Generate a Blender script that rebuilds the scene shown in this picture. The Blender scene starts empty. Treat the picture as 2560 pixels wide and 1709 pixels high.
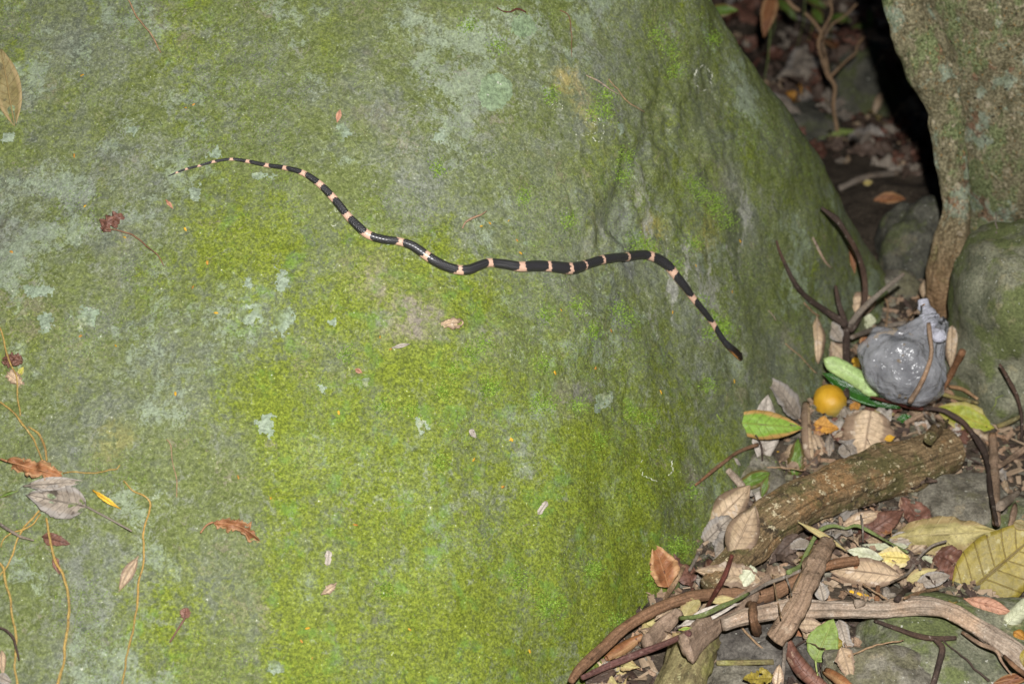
import bpy, math, random
import numpy as np
from mathutils import Vector, Matrix
from mathutils.bvhtree import BVHTree

random.seed(7); rng = np.random.default_rng(7)
sc = bpy.context.scene

# ------------------------------------------------------------------ camera, world, light, exposure
FPX, PITCH, CAMH = 3556.0, math.radians(35), 1.2          # focal length in photo pixels, tilt down, eye height
CAM = np.array([0, 0, CAMH])
FW = np.array([0, math.cos(PITCH), -math.sin(PITCH)]); UP = np.array([0, math.sin(PITCH), math.cos(PITCH)]); RT = np.array([1.0, 0, 0])
cd = bpy.data.cameras.new('camera'); cam = bpy.data.objects.new('camera', cd); sc.collection.objects.link(cam)
cam.location = CAM; cam.rotation_euler = (math.radians(90) - PITCH, 0, 0)
cd.sensor_width = 36; cd.lens = 36 * FPX / 2560; cd.clip_start = .02; cd.clip_end = 200
cd.dof.use_dof = True; cd.dof.focus_distance = 1.6; cd.dof.aperture_fstop = 4.4
sc.camera = cam
SUN_EL, SUN_AZ = math.radians(38), math.radians(172)
w = bpy.data.worlds.new('World'); sc.world = w; w.use_nodes = True
wn = w.node_tree; bg = wn.nodes['Background']; sky = wn.nodes.new('ShaderNodeTexSky')
sky.sky_type = 'NISHITA'; sky.sun_disc = False; sky.sun_elevation = SUN_EL; sky.sun_rotation = SUN_AZ
wn.links.new(sky.outputs[0], bg.inputs[0]); bg.inputs[1].default_value = .006      # dusk under the forest: almost no sky
sl = bpy.data.lights.new('sun', 'SUN'); sl.energy = .04; sl.angle = math.radians(12); sl.color = (1, .95, .88)
so = bpy.data.objects.new('sun', sl); sc.collection.objects.link(so); so.rotation_euler = (math.radians(52), 0, math.radians(8))
# the photographer's flash: the one light that made the picture
fl = bpy.data.lights.new('flash', 'POINT'); fl.energy = 215; fl.shadow_soft_size = .016; fl.color = (1, .985, .965)
fo = bpy.data.objects.new('flash', fl); sc.collection.objects.link(fo); fo.location = CAM + RT * .06 + UP * .19
sc.view_settings.view_transform = 'Standard'; sc.view_settings.look = 'None'; sc.view_settings.exposure = 0; sc.view_settings.gamma = 1
sc.cycles.max_bounces = 5; sc.cycles.transparent_max_bounces = 12

# ------------------------------------------------------------------ small tools
CR = {'R1': (1780, 0, .332), 'R2': (1780, 480, .332), 'R3': (1700, 880, .2129), 'R4': (2100, 880, .1977), 'R5': (1400, 1180, .3374),
      'R6': (1780, 1180, .3373), 'R7': (2160, 1180, .3373), 'S1': (400, 360, .2129), 'S2': (860, 520, .2129), 'S3': (1300, 580, .2554),
      'S4': (1700, 740, .1148), 'S5': (0, 800, .2934), 'S6': (0, 1200, .3247), 'S7': (0, 0, .3316), 'S8': (1050, 0, .3699),
      'T1': (0, 400, .3831), 'T2': (500, 700, .3831), 'T3': (1200, 800, .3826), 'T4': (600, 1200, .3831), 'A': (0, 0, 1.0), 'M': (0, 0, 1.0898)}
def c(k, *pts):
    ox, oy, s = CR[k]
    return [(ox + p[0] * s, oy + p[1] * s) + tuple(p[2:]) for p in pts]
def ray(u, v): return FW + RT * ((u - 1280) / FPX) + UP * ((854.5 - v) / FPX)
def at(u, v, d): return CAM + ray(u, v) * d
def proj(p):
    q = np.asarray(p) - CAM; z = q @ FW
    return np.array([1280 + FPX * (q @ RT) / z, 854.5 - FPX * (q @ UP) / z]), z
def nrm(v): v = np.asarray(v, float); return v / (np.linalg.norm(v) + 1e-12)
def sstep(a, b, x): t = np.clip((x - a) / (b - a), 0, 1); return t * t * (3 - 2 * t)

def vnoise(P, scale, seed=0):
    P = np.asarray(P, float) * scale + seed * 17.31
    i = np.floor(P).astype(np.int64); f = P - i; f = f * f * f * (f * (f * 6 - 15) + 10)
    def h(a, b, cc):
        n = (a * 374761393 + b * 668265263 + cc * 2147483647 + seed * 974711) & 0xFFFFFFFF
        n = ((n ^ (n >> 13)) * 1274126177) & 0xFFFFFFFF
        return ((n ^ (n >> 16)) & 0xFFFF) / 32767.5 - 1
    x, y, z = i[..., 0], i[..., 1], i[..., 2]; r = 0
    for dx in (0, 1):
        for dy in (0, 1):
            for dz in (0, 1):
                wgt = (f[..., 0] if dx else 1 - f[..., 0]) * (f[..., 1] if dy else 1 - f[..., 1]) * (f[..., 2] if dz else 1 - f[..., 2])
                r = r + wgt * h(x + dx, y + dy, z + dz)
    return r
def fbm(P, scale, octv=4, seed=0, gain=.5):
    r = 0; a = 1
    for o in range(octv):
        r = r + a * vnoise(P, scale * 2 ** o, seed + o); a *= gain
    return r

def mesh(name, V, F, mats=(), smooth=True, uv=None, attrs=None):
    me = bpy.data.meshes.new(name)
    me.from_pydata([tuple(map(float, v)) for v in V] if not isinstance(V, np.ndarray) else V.tolist(), [], F if isinstance(F, list) else F.tolist())
    for m in mats: me.materials.append(m)
    if smooth: me.polygons.foreach_set('use_smooth', np.ones(len(me.polygons), bool))
    if uv is not None:
        l = me.uv_layers.new(name='UVMap'); vi = np.zeros(len(me.loops), np.int32); me.loops.foreach_get('vertex_index', vi)
        l.data.foreach_set('uv', np.asarray(uv, np.float32)[vi].ravel())
    for k, arr in (attrs or {}).items():
        a = me.attributes.new(k, 'FLOAT', 'POINT'); a.data.foreach_set('value', np.asarray(arr, np.float32))
    me.update(); return me
def obj(name, me, parent=None, label=None, cat=None, group=None, kind=None, loc=None):
    o = bpy.data.objects.new(name, me); sc.collection.objects.link(o)
    if parent is not None: o.parent = parent
    if loc is not None: o.location = loc
    for k, v in (('label', label), ('category', cat), ('group', group), ('kind', kind)):
        if v: o[k] = v
    return o

BASE = []; ALL = []           # ray-cast targets: the terrain alone / everything that can carry something
def carry(V, F, base=False):
    t = BVHTree.FromPolygons([tuple(v) for v in V], F if isinstance(F, list) else F.tolist())
    V = np.asarray(V); lo, hi = V.min(0), V.max(0)
    corners = np.array([[(lo, hi)[i][0], (lo, hi)[j][1], (lo, hi)[k][2]] for i in (0, 1) for j in (0, 1) for k in (0, 1)])
    q = [proj(p)[0] for p in corners]; q = np.array(q)
    e = (t, q.min(0), q.max(0)); ALL.append(e)
    if base: BASE.append(e)
def hit(u, v, trees=None):
    d = ray(u, v); best = None; o = Vector(CAM); dv = Vector(d)
    for t, lo, hi in (ALL if trees is None else trees):
        if trees is None and (u < lo[0] or u > hi[0] or v < lo[1] or v > hi[1]): continue
        h = t.ray_cast(o, dv)
        if h[0] is not None and (best is None or h[3] < best[2]): best = (np.array(h[0]), np.array(h[1]), h[3])
    if best is None: p = at(u, v, 3); return p, np.array([0, 0, 1.]), 3.0
    p, n, _ = best; n = n if n @ d < 0 else -n
    return p, n, (p - CAM) @ FW
def drop(x, y, trees=None):
    best = None
    for t, lo, hi in (BASE if trees is None else trees):
        h = t.ray_cast(Vector((x, y, 3)), Vector((0, 0, -1)))
        if h[0] is not None and (best is None or h[0].z > best[0].z): best = h
    return (np.array(best[0]), np.array(best[1])) if best else (np.array([x, y, 0.]), np.array([0, 0, 1.]))
def spline(pts, step):
    pts = np.array(pts, float); P = np.vstack([2 * pts[0] - pts[1], pts, 2 * pts[-1] - pts[-2]]); out = []
    for i in range(1, len(P) - 2):
        a, b, cc, d = P[i - 1], P[i], P[i + 1], P[i + 2]; n = max(1, int(np.linalg.norm((cc - b)[:2]) / step))
        for k in range(n):
            t = k / n; out.append(.5 * ((2 * b) + (cc - a) * t + (2 * a - 5 * b + 4 * cc - d) * t * t + (3 * b - a - 3 * cc + d) * t ** 3))
    out.append(pts[-1]); return np.array(out)

# ------------------------------------------------------------------ node helper
class N:
    def __init__(s, name, rough=.7, spec=.3):
        s.m = bpy.data.materials.new(name); s.m.use_nodes = True; s.t = s.m.node_tree; s.b = s.t.nodes['Principled BSDF']
        s.b.inputs['Roughness'].default_value = rough; s.b.inputs['Specular IOR Level'].default_value = spec
        s.tc = s.t.nodes.new('ShaderNodeTexCoord'); s.o = s.tc.outputs['Object']
    def put(s, i, v):
        if hasattr(v, 'node'): s.t.links.new(v, i)
        elif isinstance(v, (tuple, list)): i.default_value = (*v, 1) if len(v) == 3 and i.type == 'RGBA' else v
        else: i.default_value = v
    def n(s, typ, out=0, ins={}, **kw):
        x = s.t.nodes.new('ShaderNode' + typ)
        for k, v in kw.items(): setattr(x, k, v)
        for k, v in ins.items(): s.put(x.inputs[k], v)
        return x.outputs[out]
    def noise(s, scale, detail=4, rough=.55, vec=None, dist=0, out='Fac'):
        return s.n('TexNoise', out, {'Vector': vec or s.o, 'Scale': scale, 'Detail': detail, 'Roughness': rough, 'Distortion': dist})
    def vor(s, scale, vec=None, out='Distance', **kw): return s.n('TexVoronoi', out, {'Vector': vec or s.o, 'Scale': scale}, **kw)
    def m_(s, op, a, b=0., cl=False): return s.n('Math', 0, {0: a, 1: b}, operation=op, use_clamp=cl)
    def rng(s, v, a, b, lo=0., hi=1.): return s.n('MapRange', 0, {'Value': v, 'From Min': a, 'From Max': b, 'To Min': lo, 'To Max': hi}, interpolation_type='SMOOTHSTEP')
    def mix(s, f, a, b, mode='MIX'):
        x = s.t.nodes.new('ShaderNodeMix'); x.data_type = 'RGBA'; x.blend_type = mode
        s.put(x.inputs[0], f); s.put(x.inputs[6], a); s.put(x.inputs[7], b); return x.outputs[2]
    def scale(s, v, sc_=(1, 1, 1), rot=(0, 0, 0)): return s.n('Mapping', 0, {'Vector': v, 'Scale': sc_, 'Rotation': rot})
    def near(s, p, r0, r1, warp=None):
        v = s.o if warp is None else warp
        dist = s.n('VectorMath', 1, {0: v, 1: tuple(float(q) for q in p)}, operation='DISTANCE')
        return s.rng(dist, r1, r0)
    def col(s, v): s.put(s.b.inputs['Base Color'], v); return s
    def bump(s, h, strength=.5, dist=.002):
        s.put(s.b.inputs['Normal'], s.n('Bump', 0, {'Height': h, 'Strength': strength, 'Distance': dist})); return s
    def rnd(s): return s.n('ObjectInfo', 'Random')

# ------------------------------------------------------------------ the boulder (a solid bounded by smoothly joined faces)
P1 = (np.array([-.0429, -.5816, .8123]), -.4384); P2 = (np.array([.7483, -.4845, .4532]), -.4638); P3 = (np.array([.4546, .8029, .3856]), 1.8388)
PX = [(nrm([-1, 0, .15]), 1.15), (nrm([0, 0, -1]), .45), (nrm([-.3, 1, .1]), 2.5)]
def bf(P):
    a, b, c3 = (P @ n - k for n, k in (P1, P2, P3))
    r = .09 * np.logaddexp(a / .09, b / .09); r = .035 * np.logaddexp(r / .035, c3 / .035)
    for n, k in PX: r = .05 * np.logaddexp(r / .05, (P @ n - k) / .05)
    return r
def march(u, v):
    T = np.linspace(.9, 3.2, 1200); f = bf(CAM + np.outer(T, ray(u, v))); i = int(np.argmax(f < 0))
    return at(u, v, T[i] if f[i] < 0 else T[int(np.argmin(f))])
def build_boulder():
    C = np.array([-.25, 1.85, .05]); A = nrm(np.array([.03, 1.33, .30]) - C); X = nrm(np.cross(A, [0, 0, 1])); Y = np.cross(A, X)
    nr, na = 560, 1000
    psi = math.pi * np.linspace(0.0006, 1, nr) ** 1.35; ph = np.linspace(0, 2 * math.pi, na, endpoint=False)
    D = (np.cos(psi)[:, None, None] * A + np.sin(psi)[:, None, None] * (np.cos(ph)[:, None] * X + np.sin(ph)[:, None] * Y)[None]).reshape(-1, 3)
    lo = np.full(len(D), .02); hi = np.full(len(D), 3.0)
    for _ in range(26):
        mid = (lo + hi) / 2; ins = bf(C + D * mid[:, None]) < 0; lo = np.where(ins, mid, lo); hi = np.where(ins, hi, mid)
    V = C + D * lo[:, None]; e = 1e-3
    G = np.stack([bf(V + np.eye(3)[i] * e) - bf(V - np.eye(3)[i] * e) for i in range(3)], 1); G /= np.linalg.norm(G, axis=1)[:, None]
    h = .010 * fbm(V, 5, 3, 3) + .0024 * fbm(V, 22, 3, 11) + .0008 * fbm(V, 90, 3, 21)
    def groove(pts, wd, dep):
        q = np.array([march(*p) for p in pts]); dm = np.full(len(V), 9.)
        for a, b in zip(q[:-1], q[1:]):
            t = np.clip(((V - a) @ (b - a)) / ((b - a) @ (b - a)), 0, 1); dm = np.minimum(dm, np.linalg.norm(V - a - t[:, None] * (b - a), axis=1))
        wob = 1 + .5 * vnoise(V, 60, 5)
        return -dep * np.exp(-(dm * wob / wd) ** 2)
    h += groove(c('S8', (1620, 780), (1500, 1050), (1400, 1230), (1310, 1480)), .022, .009)
    h += groove(c('S8', (2000, 640), (1700, 1180), (1560, 1500)), .035, .007)
    h += groove(c('S8', (850, 540), (930, 580), (990, 590)), .0016, .0055)
    h += groove(c('S8', (990, 1280), (1020, 1370), (1050, 1450)), .0025, .003)
    h += groove(c('S8', (560, 410), (700, 480), (850, 545)), .004, .002)
    h += groove(c('S8', (700, 270), (880, 300), (1000, 370)), .004, .0025)
    h += groove(c('T3', (960, 300), (1000, 350), (975, 440), (940, 620), (1040, 720)), .003, .002)
    h += groove(c('T3', (310, 340), (400, 385), (430, 300)), .003, .002)
    V = V + G * h[:, None]
    idx = np.arange(nr * na).reshape(nr, na); a = idx[:-1]; b = idx[1:]
    F = np.stack([a, np.roll(a, -1, 1), np.roll(b, -1, 1), b], -1).reshape(-1, 4)[:, ::-1]
    return V, F
BV, BF = build_boulder()
carry(BV, BF, True); BO = [ALL[-1]]

def boulder_mat():
    g = N('mossy_rock', .72, .25); o = g.o
    wv = g.n('VectorMath', 0, {0: o, 1: g.n('VectorMath', 0, {0: g.noise(9, 4, .6, out='Color'), 'Scale': .12}, operation='SCALE')}, operation='ADD')
    wf = g.n('VectorMath', 0, {0: o, 1: g.n('VectorMath', 0, {0: g.noise(55, 3, .6, out='Color'), 'Scale': .03}, operation='SCALE')}, operation='ADD')
    streak = g.scale(wf, (1.0, .35, .35), (0, .5, .5))
    grain = g.noise(330, 5, .75); grain2 = g.noise(110, 5, .7, vec=wf); mid = g.noise(26, 6, .66, vec=wf); big = g.noise(6.5, 5, .6, vec=wv)
    fine = g.noise(230, 4, .75, vec=wf); mx3 = lambda p, q, t, wp, wq, wt: g.m_('ADD', g.m_('ADD', g.m_('MULTIPLY', p, wp), g.m_('MULTIPLY', q, wq)), g.m_('MULTIPLY', t, wt))
    stone = g.mix(g.rng(mx3(mid, grain2, fine, .3, .35, .35), .36, .62), (.085, .098, .066), (.215, .23, .175))
    stone = g.mix(g.m_('MULTIPLY', g.rng(g.noise(8, 5, .65, vec=wv), .57, .68), .6), stone, (.205, .175, .14))
    film = g.mix(g.rng(fine, .3, .7), (.078, .10, .022), (.165, .19, .068))
    k = g.mix(g.rng(mx3(big, mid, grain2, .40, .28, .32), .37, .56), stone, film)
    # pale, slightly blue lichen crusts, broken up into grains
    pl = mx3(g.noise(10, 3, .5, vec=wf), g.noise(60, 3, .6), fine, .52, .24, .24)
    k = g.mix(g.m_('MULTIPLY', g.rng(pl, .535, .59), .66), k, (.235, .28, .20))
    # bright moss, thickest where water lingers on the lower middle of the face
    spots = c('A', (930, 880, .05, .13), (1180, 1010, .1, .26), (1330, 1330, .12, .38), (1080, 600, .03, .14), (1000, 1500, .06, .26), (760, 480, .02, .12), (1600, 1150, .08, .27), (1240, 560, .03, .12), (640, 1360, .02, .14), (1700, 950, .04, .16))
    s = None
    for (u, v, r0, r1) in spots:
        q = g.near(march(u, v), r0, r1, wv); s = q if s is None else g.m_('MAXIMUM', s, q)
    bare = g.m_('MAXIMUM', g.near(march(160, 1350), .12, .34, wv), g.near(march(1250, 120), .05, .25, wv))
    mn = mx3(g.noise(15, 6, .7, vec=streak), grain2, fine, .42, .32, .26)
    mm = g.rng(g.m_('SUBTRACT', g.m_('ADD', mn, g.m_('MULTIPLY', s, .115)), g.m_('MULTIPLY', bare, .055)), .485, .635)
    moss = g.mix(g.rng(grain, .32, .68), (.082, .112, .004), (.185, .222, .016))
    moss = g.mix(g.rng(g.noise(30, 4, .65), .54, .66), moss, (.115, .19, .018))
    k = g.mix(g.m_('MULTIPLY', mm, .9), k, moss)
    k = g.mix(g.m_('MULTIPLY', g.rng(mx3(g.noise(42, 5, .75, vec=wv), fine, g.noise(5, 3, .5, vec=wv), .45, .30, .25), .515, .60), .55), k, g.mix(grain, (.12, .13, .11), (.265, .275, .245)))
    k = g.mix(g.m_('MULTIPLY', g.rng(mx3(g.noise(13, 5, .7, vec=wf), grain2, fine, .5, .3, .2), .555, .62), .6), k, (.195, .17, .13))
    # bare grey-brown scuffs and ochre crust
    for (u, v, r, cc) in c('A', (945, 640, .035, (.235, .205, .15)), (1050, 735, .05, (.23, .195, .16)), (1100, 760, .03, (.2, .175, .15)), (1250, 805, .035, (.19, .185, .165)), (1430, 960, .03, (.2, .18, .16)), (1745, 1150, .03, (.2, .175, .15)), (1475, 208, .02, (.3, .235, .19)), (1470, 945, .025, (.16, .15, .15)),
                             (1660, 545, .03, (.33, .27, .07)), (1775, 545, .035, (.32, .28, .08)), (1440, 165, .03, (.32, .26, .1)), (1480, 250, .025, (.32, .26, .1)), (1840, 420, .03, (.3, .29, .27)), (1600, 620, .03, (.16, .165, .17)), (1560, 500, .035, (.16, .17, .17)), (330, 1060, .03, (.26, .235, .1))):
        q = g.m_('MULTIPLY', g.near(march(u, v), r * .25, r * 1.25, wf), g.rng(g.m_('ADD', g.m_('MULTIPLY', mid, .5), g.m_('MULTIPLY', grain2, .5)), .42, .6))
        k = g.mix(g.m_('MULTIPLY', q, .8), k, cc)
    sv = g.scale(wf, (1.0, .22, .22), (0, .9, .15)); fl_ = g.near(march(1790, 500), .08, .30, wv)
    k = g.mix(g.m_('MULTIPLY', g.m_('MULTIPLY', g.rng(g.noise(34, 5, .7, vec=sv), .55, .66), fl_), .75), k, (.34, .335, .30)); k = g.mix(g.m_('MULTIPLY', g.m_('MULTIPLY', g.rng(g.noise(28, 5, .7, vec=g.scale(sv, (1.3, 1.1, 1.2))), .54, .64), fl_), .65), k, (.055, .065, .035))
    k = g.mix(1.0, k, g.mix(g.rng(grain, .25, .75), (.60, .60, .60), (1.38, 1.38, 1.38)), 'MULTIPLY')
    k = g.mix(1.0, k, g.mix(g.rng(g.noise(150, 4, .7), .3, .7), (.82, .82, .82), (1.18, 1.18, 1.18)), 'MULTIPLY')
    k = g.mix(g.rng(g.noise(330, 3, .6), .69, .75), k, (.55, .56, .46))
    k = g.mix(g.m_('MULTIPLY', g.rng(g.noise(95, 3, .6, vec=wf), .62, .74), .6), k, (.04, .05, .014))
    g.col(k)
    g.bump(g.m_('ADD', g.m_('MULTIPLY', grain, .55), g.m_('MULTIPLY', grain2, 1.0)), .55, .0030)
    return g.m
obj('boulder', mesh('boulder', BV, BF, [boulder_mat()]), label='huge rounded mossy boulder with the banded snake on it', cat='boulder')

# ------------------------------------------------------------------ ground
def gz(x, y):
    P = np.stack([x, y, np.zeros_like(x)], -1)
    z = -.16 * sstep(2.0, 2.9, y) - .02 * (y > 0)
    near = sstep(6, 2.5, np.hypot(x, y - 1.5))
    return z + near * (.018 * fbm(P, 6, 3, 31) + .006 * fbm(P, 30, 3, 41)) + (1 - near) * .15 * fbm(P, .6, 3, 51)
def build_ground():
    def ax(lo, hi, n, c0, fine):
        t = np.linspace(-1, 1, n); s = np.sign(t) * np.abs(t) ** 3.2
        return c0 + np.where(s < 0, s * (c0 - lo), s * (hi - c0))
    X = ax(-45, 45, 420, .55, 1); Y = ax(-45, 45, 420, 1.7, 1)
    x, y = np.meshgrid(X, Y); V = np.stack([x, y, gz(x, y)], -1).reshape(-1, 3); n = len(X)
    i = np.arange(len(V)).reshape(len(Y), n); F = np.stack([i[:-1, :-1], i[:-1, 1:], i[1:, 1:], i[1:, :-1]], -1).reshape(-1, 4)
    return V, F
GV, GF = build_ground(); carry(GV, GF, True); ALL[-1] = (ALL[-1][0], np.array([-9e9] * 2), np.array([9e9] * 2)); BASE[-1] = ALL[-1]
g = N('forest_soil', .9, .15)
k = g.mix(g.rng(g.noise(18, 6, .65), .3, .7), (.045, .034, .024), (.125, .098, .072)); k = g.mix(g.rng(g.noise(160, 4, .7), .5, .75), k, (.2, .155, .11)); k = g.mix(g.rng(g.noise(60, 4, .7), .55, .8), k, (.03, .022, .017))
g.col(k); g.bump(g.noise(90, 6, .75), .9, .012)
obj('ground', mesh('ground', GV, GF, [g.m]), kind='structure')

# ------------------------------------------------------------------ materials
def stone_mat(name, a, b, moss, amt, rough=.8):
    g = N(name, rough, .25); m = g.noise(30, 6, .65); gr = g.noise(260, 5, .75)
    k = g.mix(g.rng(m, .3, .7), a, b); k = g.mix(g.rng(g.noise(14, 5, .65), .62 - amt * .3, .72 - amt * .3), k, moss)
    k = g.mix(g.m_('MULTIPLY', g.rng(g.noise(70, 5, .7), .52, .7), .6), k, tuple(q * .55 for q in a)); k = g.mix(g.m_('MULTIPLY', g.rng(g.noise(22, 5, .7), .58, .68), .6), k, (b[0] * 1.2, b[1] * 1.08, b[2] * .9)); k = g.mix(1.0, k, g.mix(g.rng(gr, .25, .75), (.5, .5, .5), (1.5, 1.5, 1.5)), 'MULTIPLY'); k = g.mix(g.rng(g.noise(190, 2), .68, .76), k, (.5, .5, .43))
    g.col(k); g.bump(g.m_('ADD', gr, m), .7, .004); return g.m
M = {}
M['stone_moss'] = stone_mat('mossy_stone', (.115, .122, .078), (.245, .24, .165), (.125, .145, .055), .5)
M['stone_grey'] = stone_mat('grey_stone', (.10, .088, .066), (.25, .23, .18), (.16, .148, .09), .4)
M['stone_dark'] = stone_mat('dark_stone', (.05, .05, .04), (.13, .125, .095), (.09, .1, .045), .4)
M['stone_soil'] = stone_mat('dark_rubble', (.06, .052, .045), (.15, .135, .115), (.09, .075, .06), .3)
M['lichen'] = stone_mat('pale_lichen', (.215, .27, .185), (.285, .335, .245), (.15, .185, .075), .4)
M['lichen_green'] = stone_mat('green_lichen', (.18, .245, .135), (.225, .29, .175), (.15, .195, .085), .12)
M['lichen_white'] = stone_mat('white_lichen', (.5, .52, .4), (.7, .7, .58), (.3, .36, .2), .2)
def wood_mat(name, a, b, dark=(.03, .022, .016), pale=(.45, .38, .29), stretch=(60, 60, 6), moss=None, rough=.75, lichen=None):
    """UV x runs round the stick, UV y along it, in metres."""
    g = N(name, rough, .22); u = g.tc.outputs['UV']; su = g.scale(u, (1, .12, 1))
    f1 = g.noise(300, 6, .72, vec=su, dist=.15); f2 = g.noise(25, 5, .6)
    k = g.mix(g.rng(f1, .3, .7), a, b); k = g.mix(g.m_('MULTIPLY', g.rng(g.noise(9, 4, .6), .5, .64), .4), k, (b[0] * 1.15, b[1] * .85, b[2] * .6)); k = g.mix(g.m_('MULTIPLY', g.rng(f2, .5, .72), .7), k, dark); k = g.mix(g.m_('MULTIPLY', g.rng(g.noise(45, 5, .7), .6, .7), .7), k, pale)
    k = g.mix(g.m_('MULTIPLY', g.rng(g.noise(300, 4, .7, vec=su), .58, .7), .6), k, dark)
    k = g.mix(g.m_('MULTIPLY', g.rng(g.noise(12, 5, .7), .5, .68), .55), k, tuple(q * .55 for q in a)); k = g.mix(g.m_('MULTIPLY', g.rng(g.noise(120, 4, .7), .63, .68), .8), k, pale); k = g.mix(g.m_('MULTIPLY', g.rng(g.noise(75, 4, .7), .62, .68), .8), k, dark)
    if moss: k = g.mix(g.m_('MULTIPLY', g.rng(g.noise(16, 5, .7), .5, .66), .75), k, moss)
    if lichen: k = g.mix(g.rng(g.noise(28, 4, .6), .56, .6), k, lichen)
    k = g.mix(1.0, k, g.mix(g.rng(g.noise(420, 4, .7), .3, .7), (.72, .72, .72), (1.28, 1.28, 1.28)), 'MULTIPLY')
    g.col(k); g.bump(g.m_('ADD', f1, g.noise(140, 4, .7)), .7, .003); return g.m
M['log'] = wood_mat('rotting_wood', (.155, .098, .042), (.31, .20, .085), (.045, .035, .022), (.52, .45, .27), moss=(.105, .098, .04))
def log_mat():
    g = N('rotting_log_wood', .75, .22); u = g.tc.outputs['UV']; su = g.scale(u, (1, .14, 1)); f1 = g.noise(260, 6, .72, vec=su, dist=.15); f2 = g.noise(420, 4, .75, vec=su)
    k = g.mix(g.rng(f1, .32, .68), (.13, .088, .042), (.31, .215, .115)); k = g.mix(g.m_('MULTIPLY', g.rng(g.noise(13, 5, .7), .5, .6), .7), k, (.33, .185, .08)); k = g.mix(g.m_('MULTIPLY', g.rng(g.noise(17, 6, .75), .45, .56), .85), k, g.mix(f2, (.065, .062, .022), (.17, .155, .06)))
    k = g.mix(g.m_('MULTIPLY', g.rng(g.noise(30, 6, .75), .55, .63), .8), k, (.042, .032, .022)); k = g.mix(g.m_('MULTIPLY', g.rng(g.noise(95, 4, .7), .595, .64), .85), k, (.56, .48, .31)); k = g.mix(g.m_('MULTIPLY', g.rng(g.noise(40, 5, .7, vec=g.scale(g.o, (1.3, .8, 1.2))), .6, .66), .75), k, (.42, .30, .17))
    k = g.mix(1., k, g.mix(g.rng(g.noise(380, 4, .75), .28, .72), (.55, .55, .55), (1.45, 1.45, 1.45)), 'MULTIPLY'); g.col(k); g.bump(g.m_('ADD', f1, g.noise(120, 5, .75)), .9, .005); return g.m
M['log'] = log_mat()
M['brown'] = wood_mat('brown_bark', (.16, .085, .045), (.27, .155, .09), (.06, .033, .02), (.32, .2, .13))
M['drift'] = wood_mat('pale_driftwood', (.27, .20, .145), (.46, .375, .295), (.12, .08, .055), (.6, .52, .43))
M['stickb'] = wood_mat('broken_stick', (.25, .165, .105), (.38, .265, .185), (.07, .045, .03), (.47, .36, .26))
M['bark'] = wood_mat('bark_strip', (.24, .165, .115), (.34, .245, .175), (.13, .085, .055), (.42, .32, .25))
M['maroon'] = wood_mat('maroon_stem', (.11, .05, .045), (.2, .1, .085), (.06, .03, .025), (.26, .17, .14), rough=.5)
M['redtwig'] = wood_mat('dark_red_twig', (.09, .028, .02), (.15, .05, .035), (.04, .015, .012), (.25, .13, .1), rough=.5)
M['greentwig'] = wood_mat('green_twig', (.15, .2, .06), (.24, .29, .11), (.1, .1, .04), (.36, .38, .28))
M['darktwig'] = wood_mat('dark_twig', (.045, .03, .024), (.1, .07, .055), (.02, .014, .012), (.3, .25, .21))
M['greytwig'] = wood_mat('grey_twig', (.17, .14, .11), (.28, .235, .19), (.08, .06, .05), (.38, .34, .3))
M['tantwig'] = wood_mat('tan_twig', (.27, .17, .095), (.4, .27, .16), (.1, .06, .035), (.5, .4, .28))
M['rootlet'] = wood_mat('yellow_rootlet', (.30, .19, .05), (.46, .33, .11), (.17, .1, .045), (.55, .47, .27), rough=.6)
def trunk_mat(brown=False):
    g = N('tree_bark', .8, .2); o = g.scale(g.o, (1, 1, .6)); a = g.noise(20, 6, .7, vec=o); b = g.noise(70, 5, .7, vec=o); cc = g.noise(260, 4, .75)
    k = g.mix(g.rng(g.m_('ADD', g.m_('MULTIPLY', b, .5), g.m_('MULTIPLY', cc, .5)), .35, .65), (.10, .088, .045), (.32, .285, .175)); k = g.mix(g.m_('MULTIPLY', g.rng(g.noise(10, 6, .7, vec=o), .48, .54), .9), k, g.mix(g.rng(cc, .35, .65), (.11, .14, .05), (.24, .28, .13)))
    k = g.mix(g.m_('MULTIPLY', g.rng(g.noise(13, 5, .7), .54, .58), .85), k, g.mix(g.rng(b, .35, .65), (.22, .27, .18), (.38, .43, .33))); k = g.mix(g.m_('MULTIPLY', g.rng(g.noise(12, 6, .75), .57, .62), .85), k, g.mix(g.rng(b, .35, .65), (.13, .07, .04), (.32, .18, .11)))
    k = g.mix(g.rng(g.noise(75, 4, .65), .6, .66), k, (.45, .39, .27)); k = g.mix(g.rng(g.noise(90, 4, .7), .62, .68), k, (.05, .042, .026)); k = g.mix(g.m_('MULTIPLY', g.rng(g.noise(190, 3, .6), .62, .68), .7), k, (.40, .22, .07))
    if brown: k = g.mix(g.rng(g.n('SeparateXYZ', 2, {0: g.o}), 0.14, -.08, .0, .9), k, g.mix(g.rng(b, .3, .7), (.19, .105, .05), (.36, .215, .115)))
    k = g.mix(1., k, g.mix(g.rng(cc, .25, .75), (.55, .55, .55), (1.6, 1.6, 1.6)), 'MULTIPLY'); g.col(k); g.bump(g.m_('ADD', b, cc), .9, .008); return g.m
M['trunk'] = trunk_mat()
M['root'] = trunk_mat(True)
M['mossy_wood'] = wood_mat('mossy_rotten_wood', (.16, .125, .06), (.27, .235, .11), (.06, .045, .025), (.4, .38, .2), moss=(.26, .255, .075))

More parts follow.
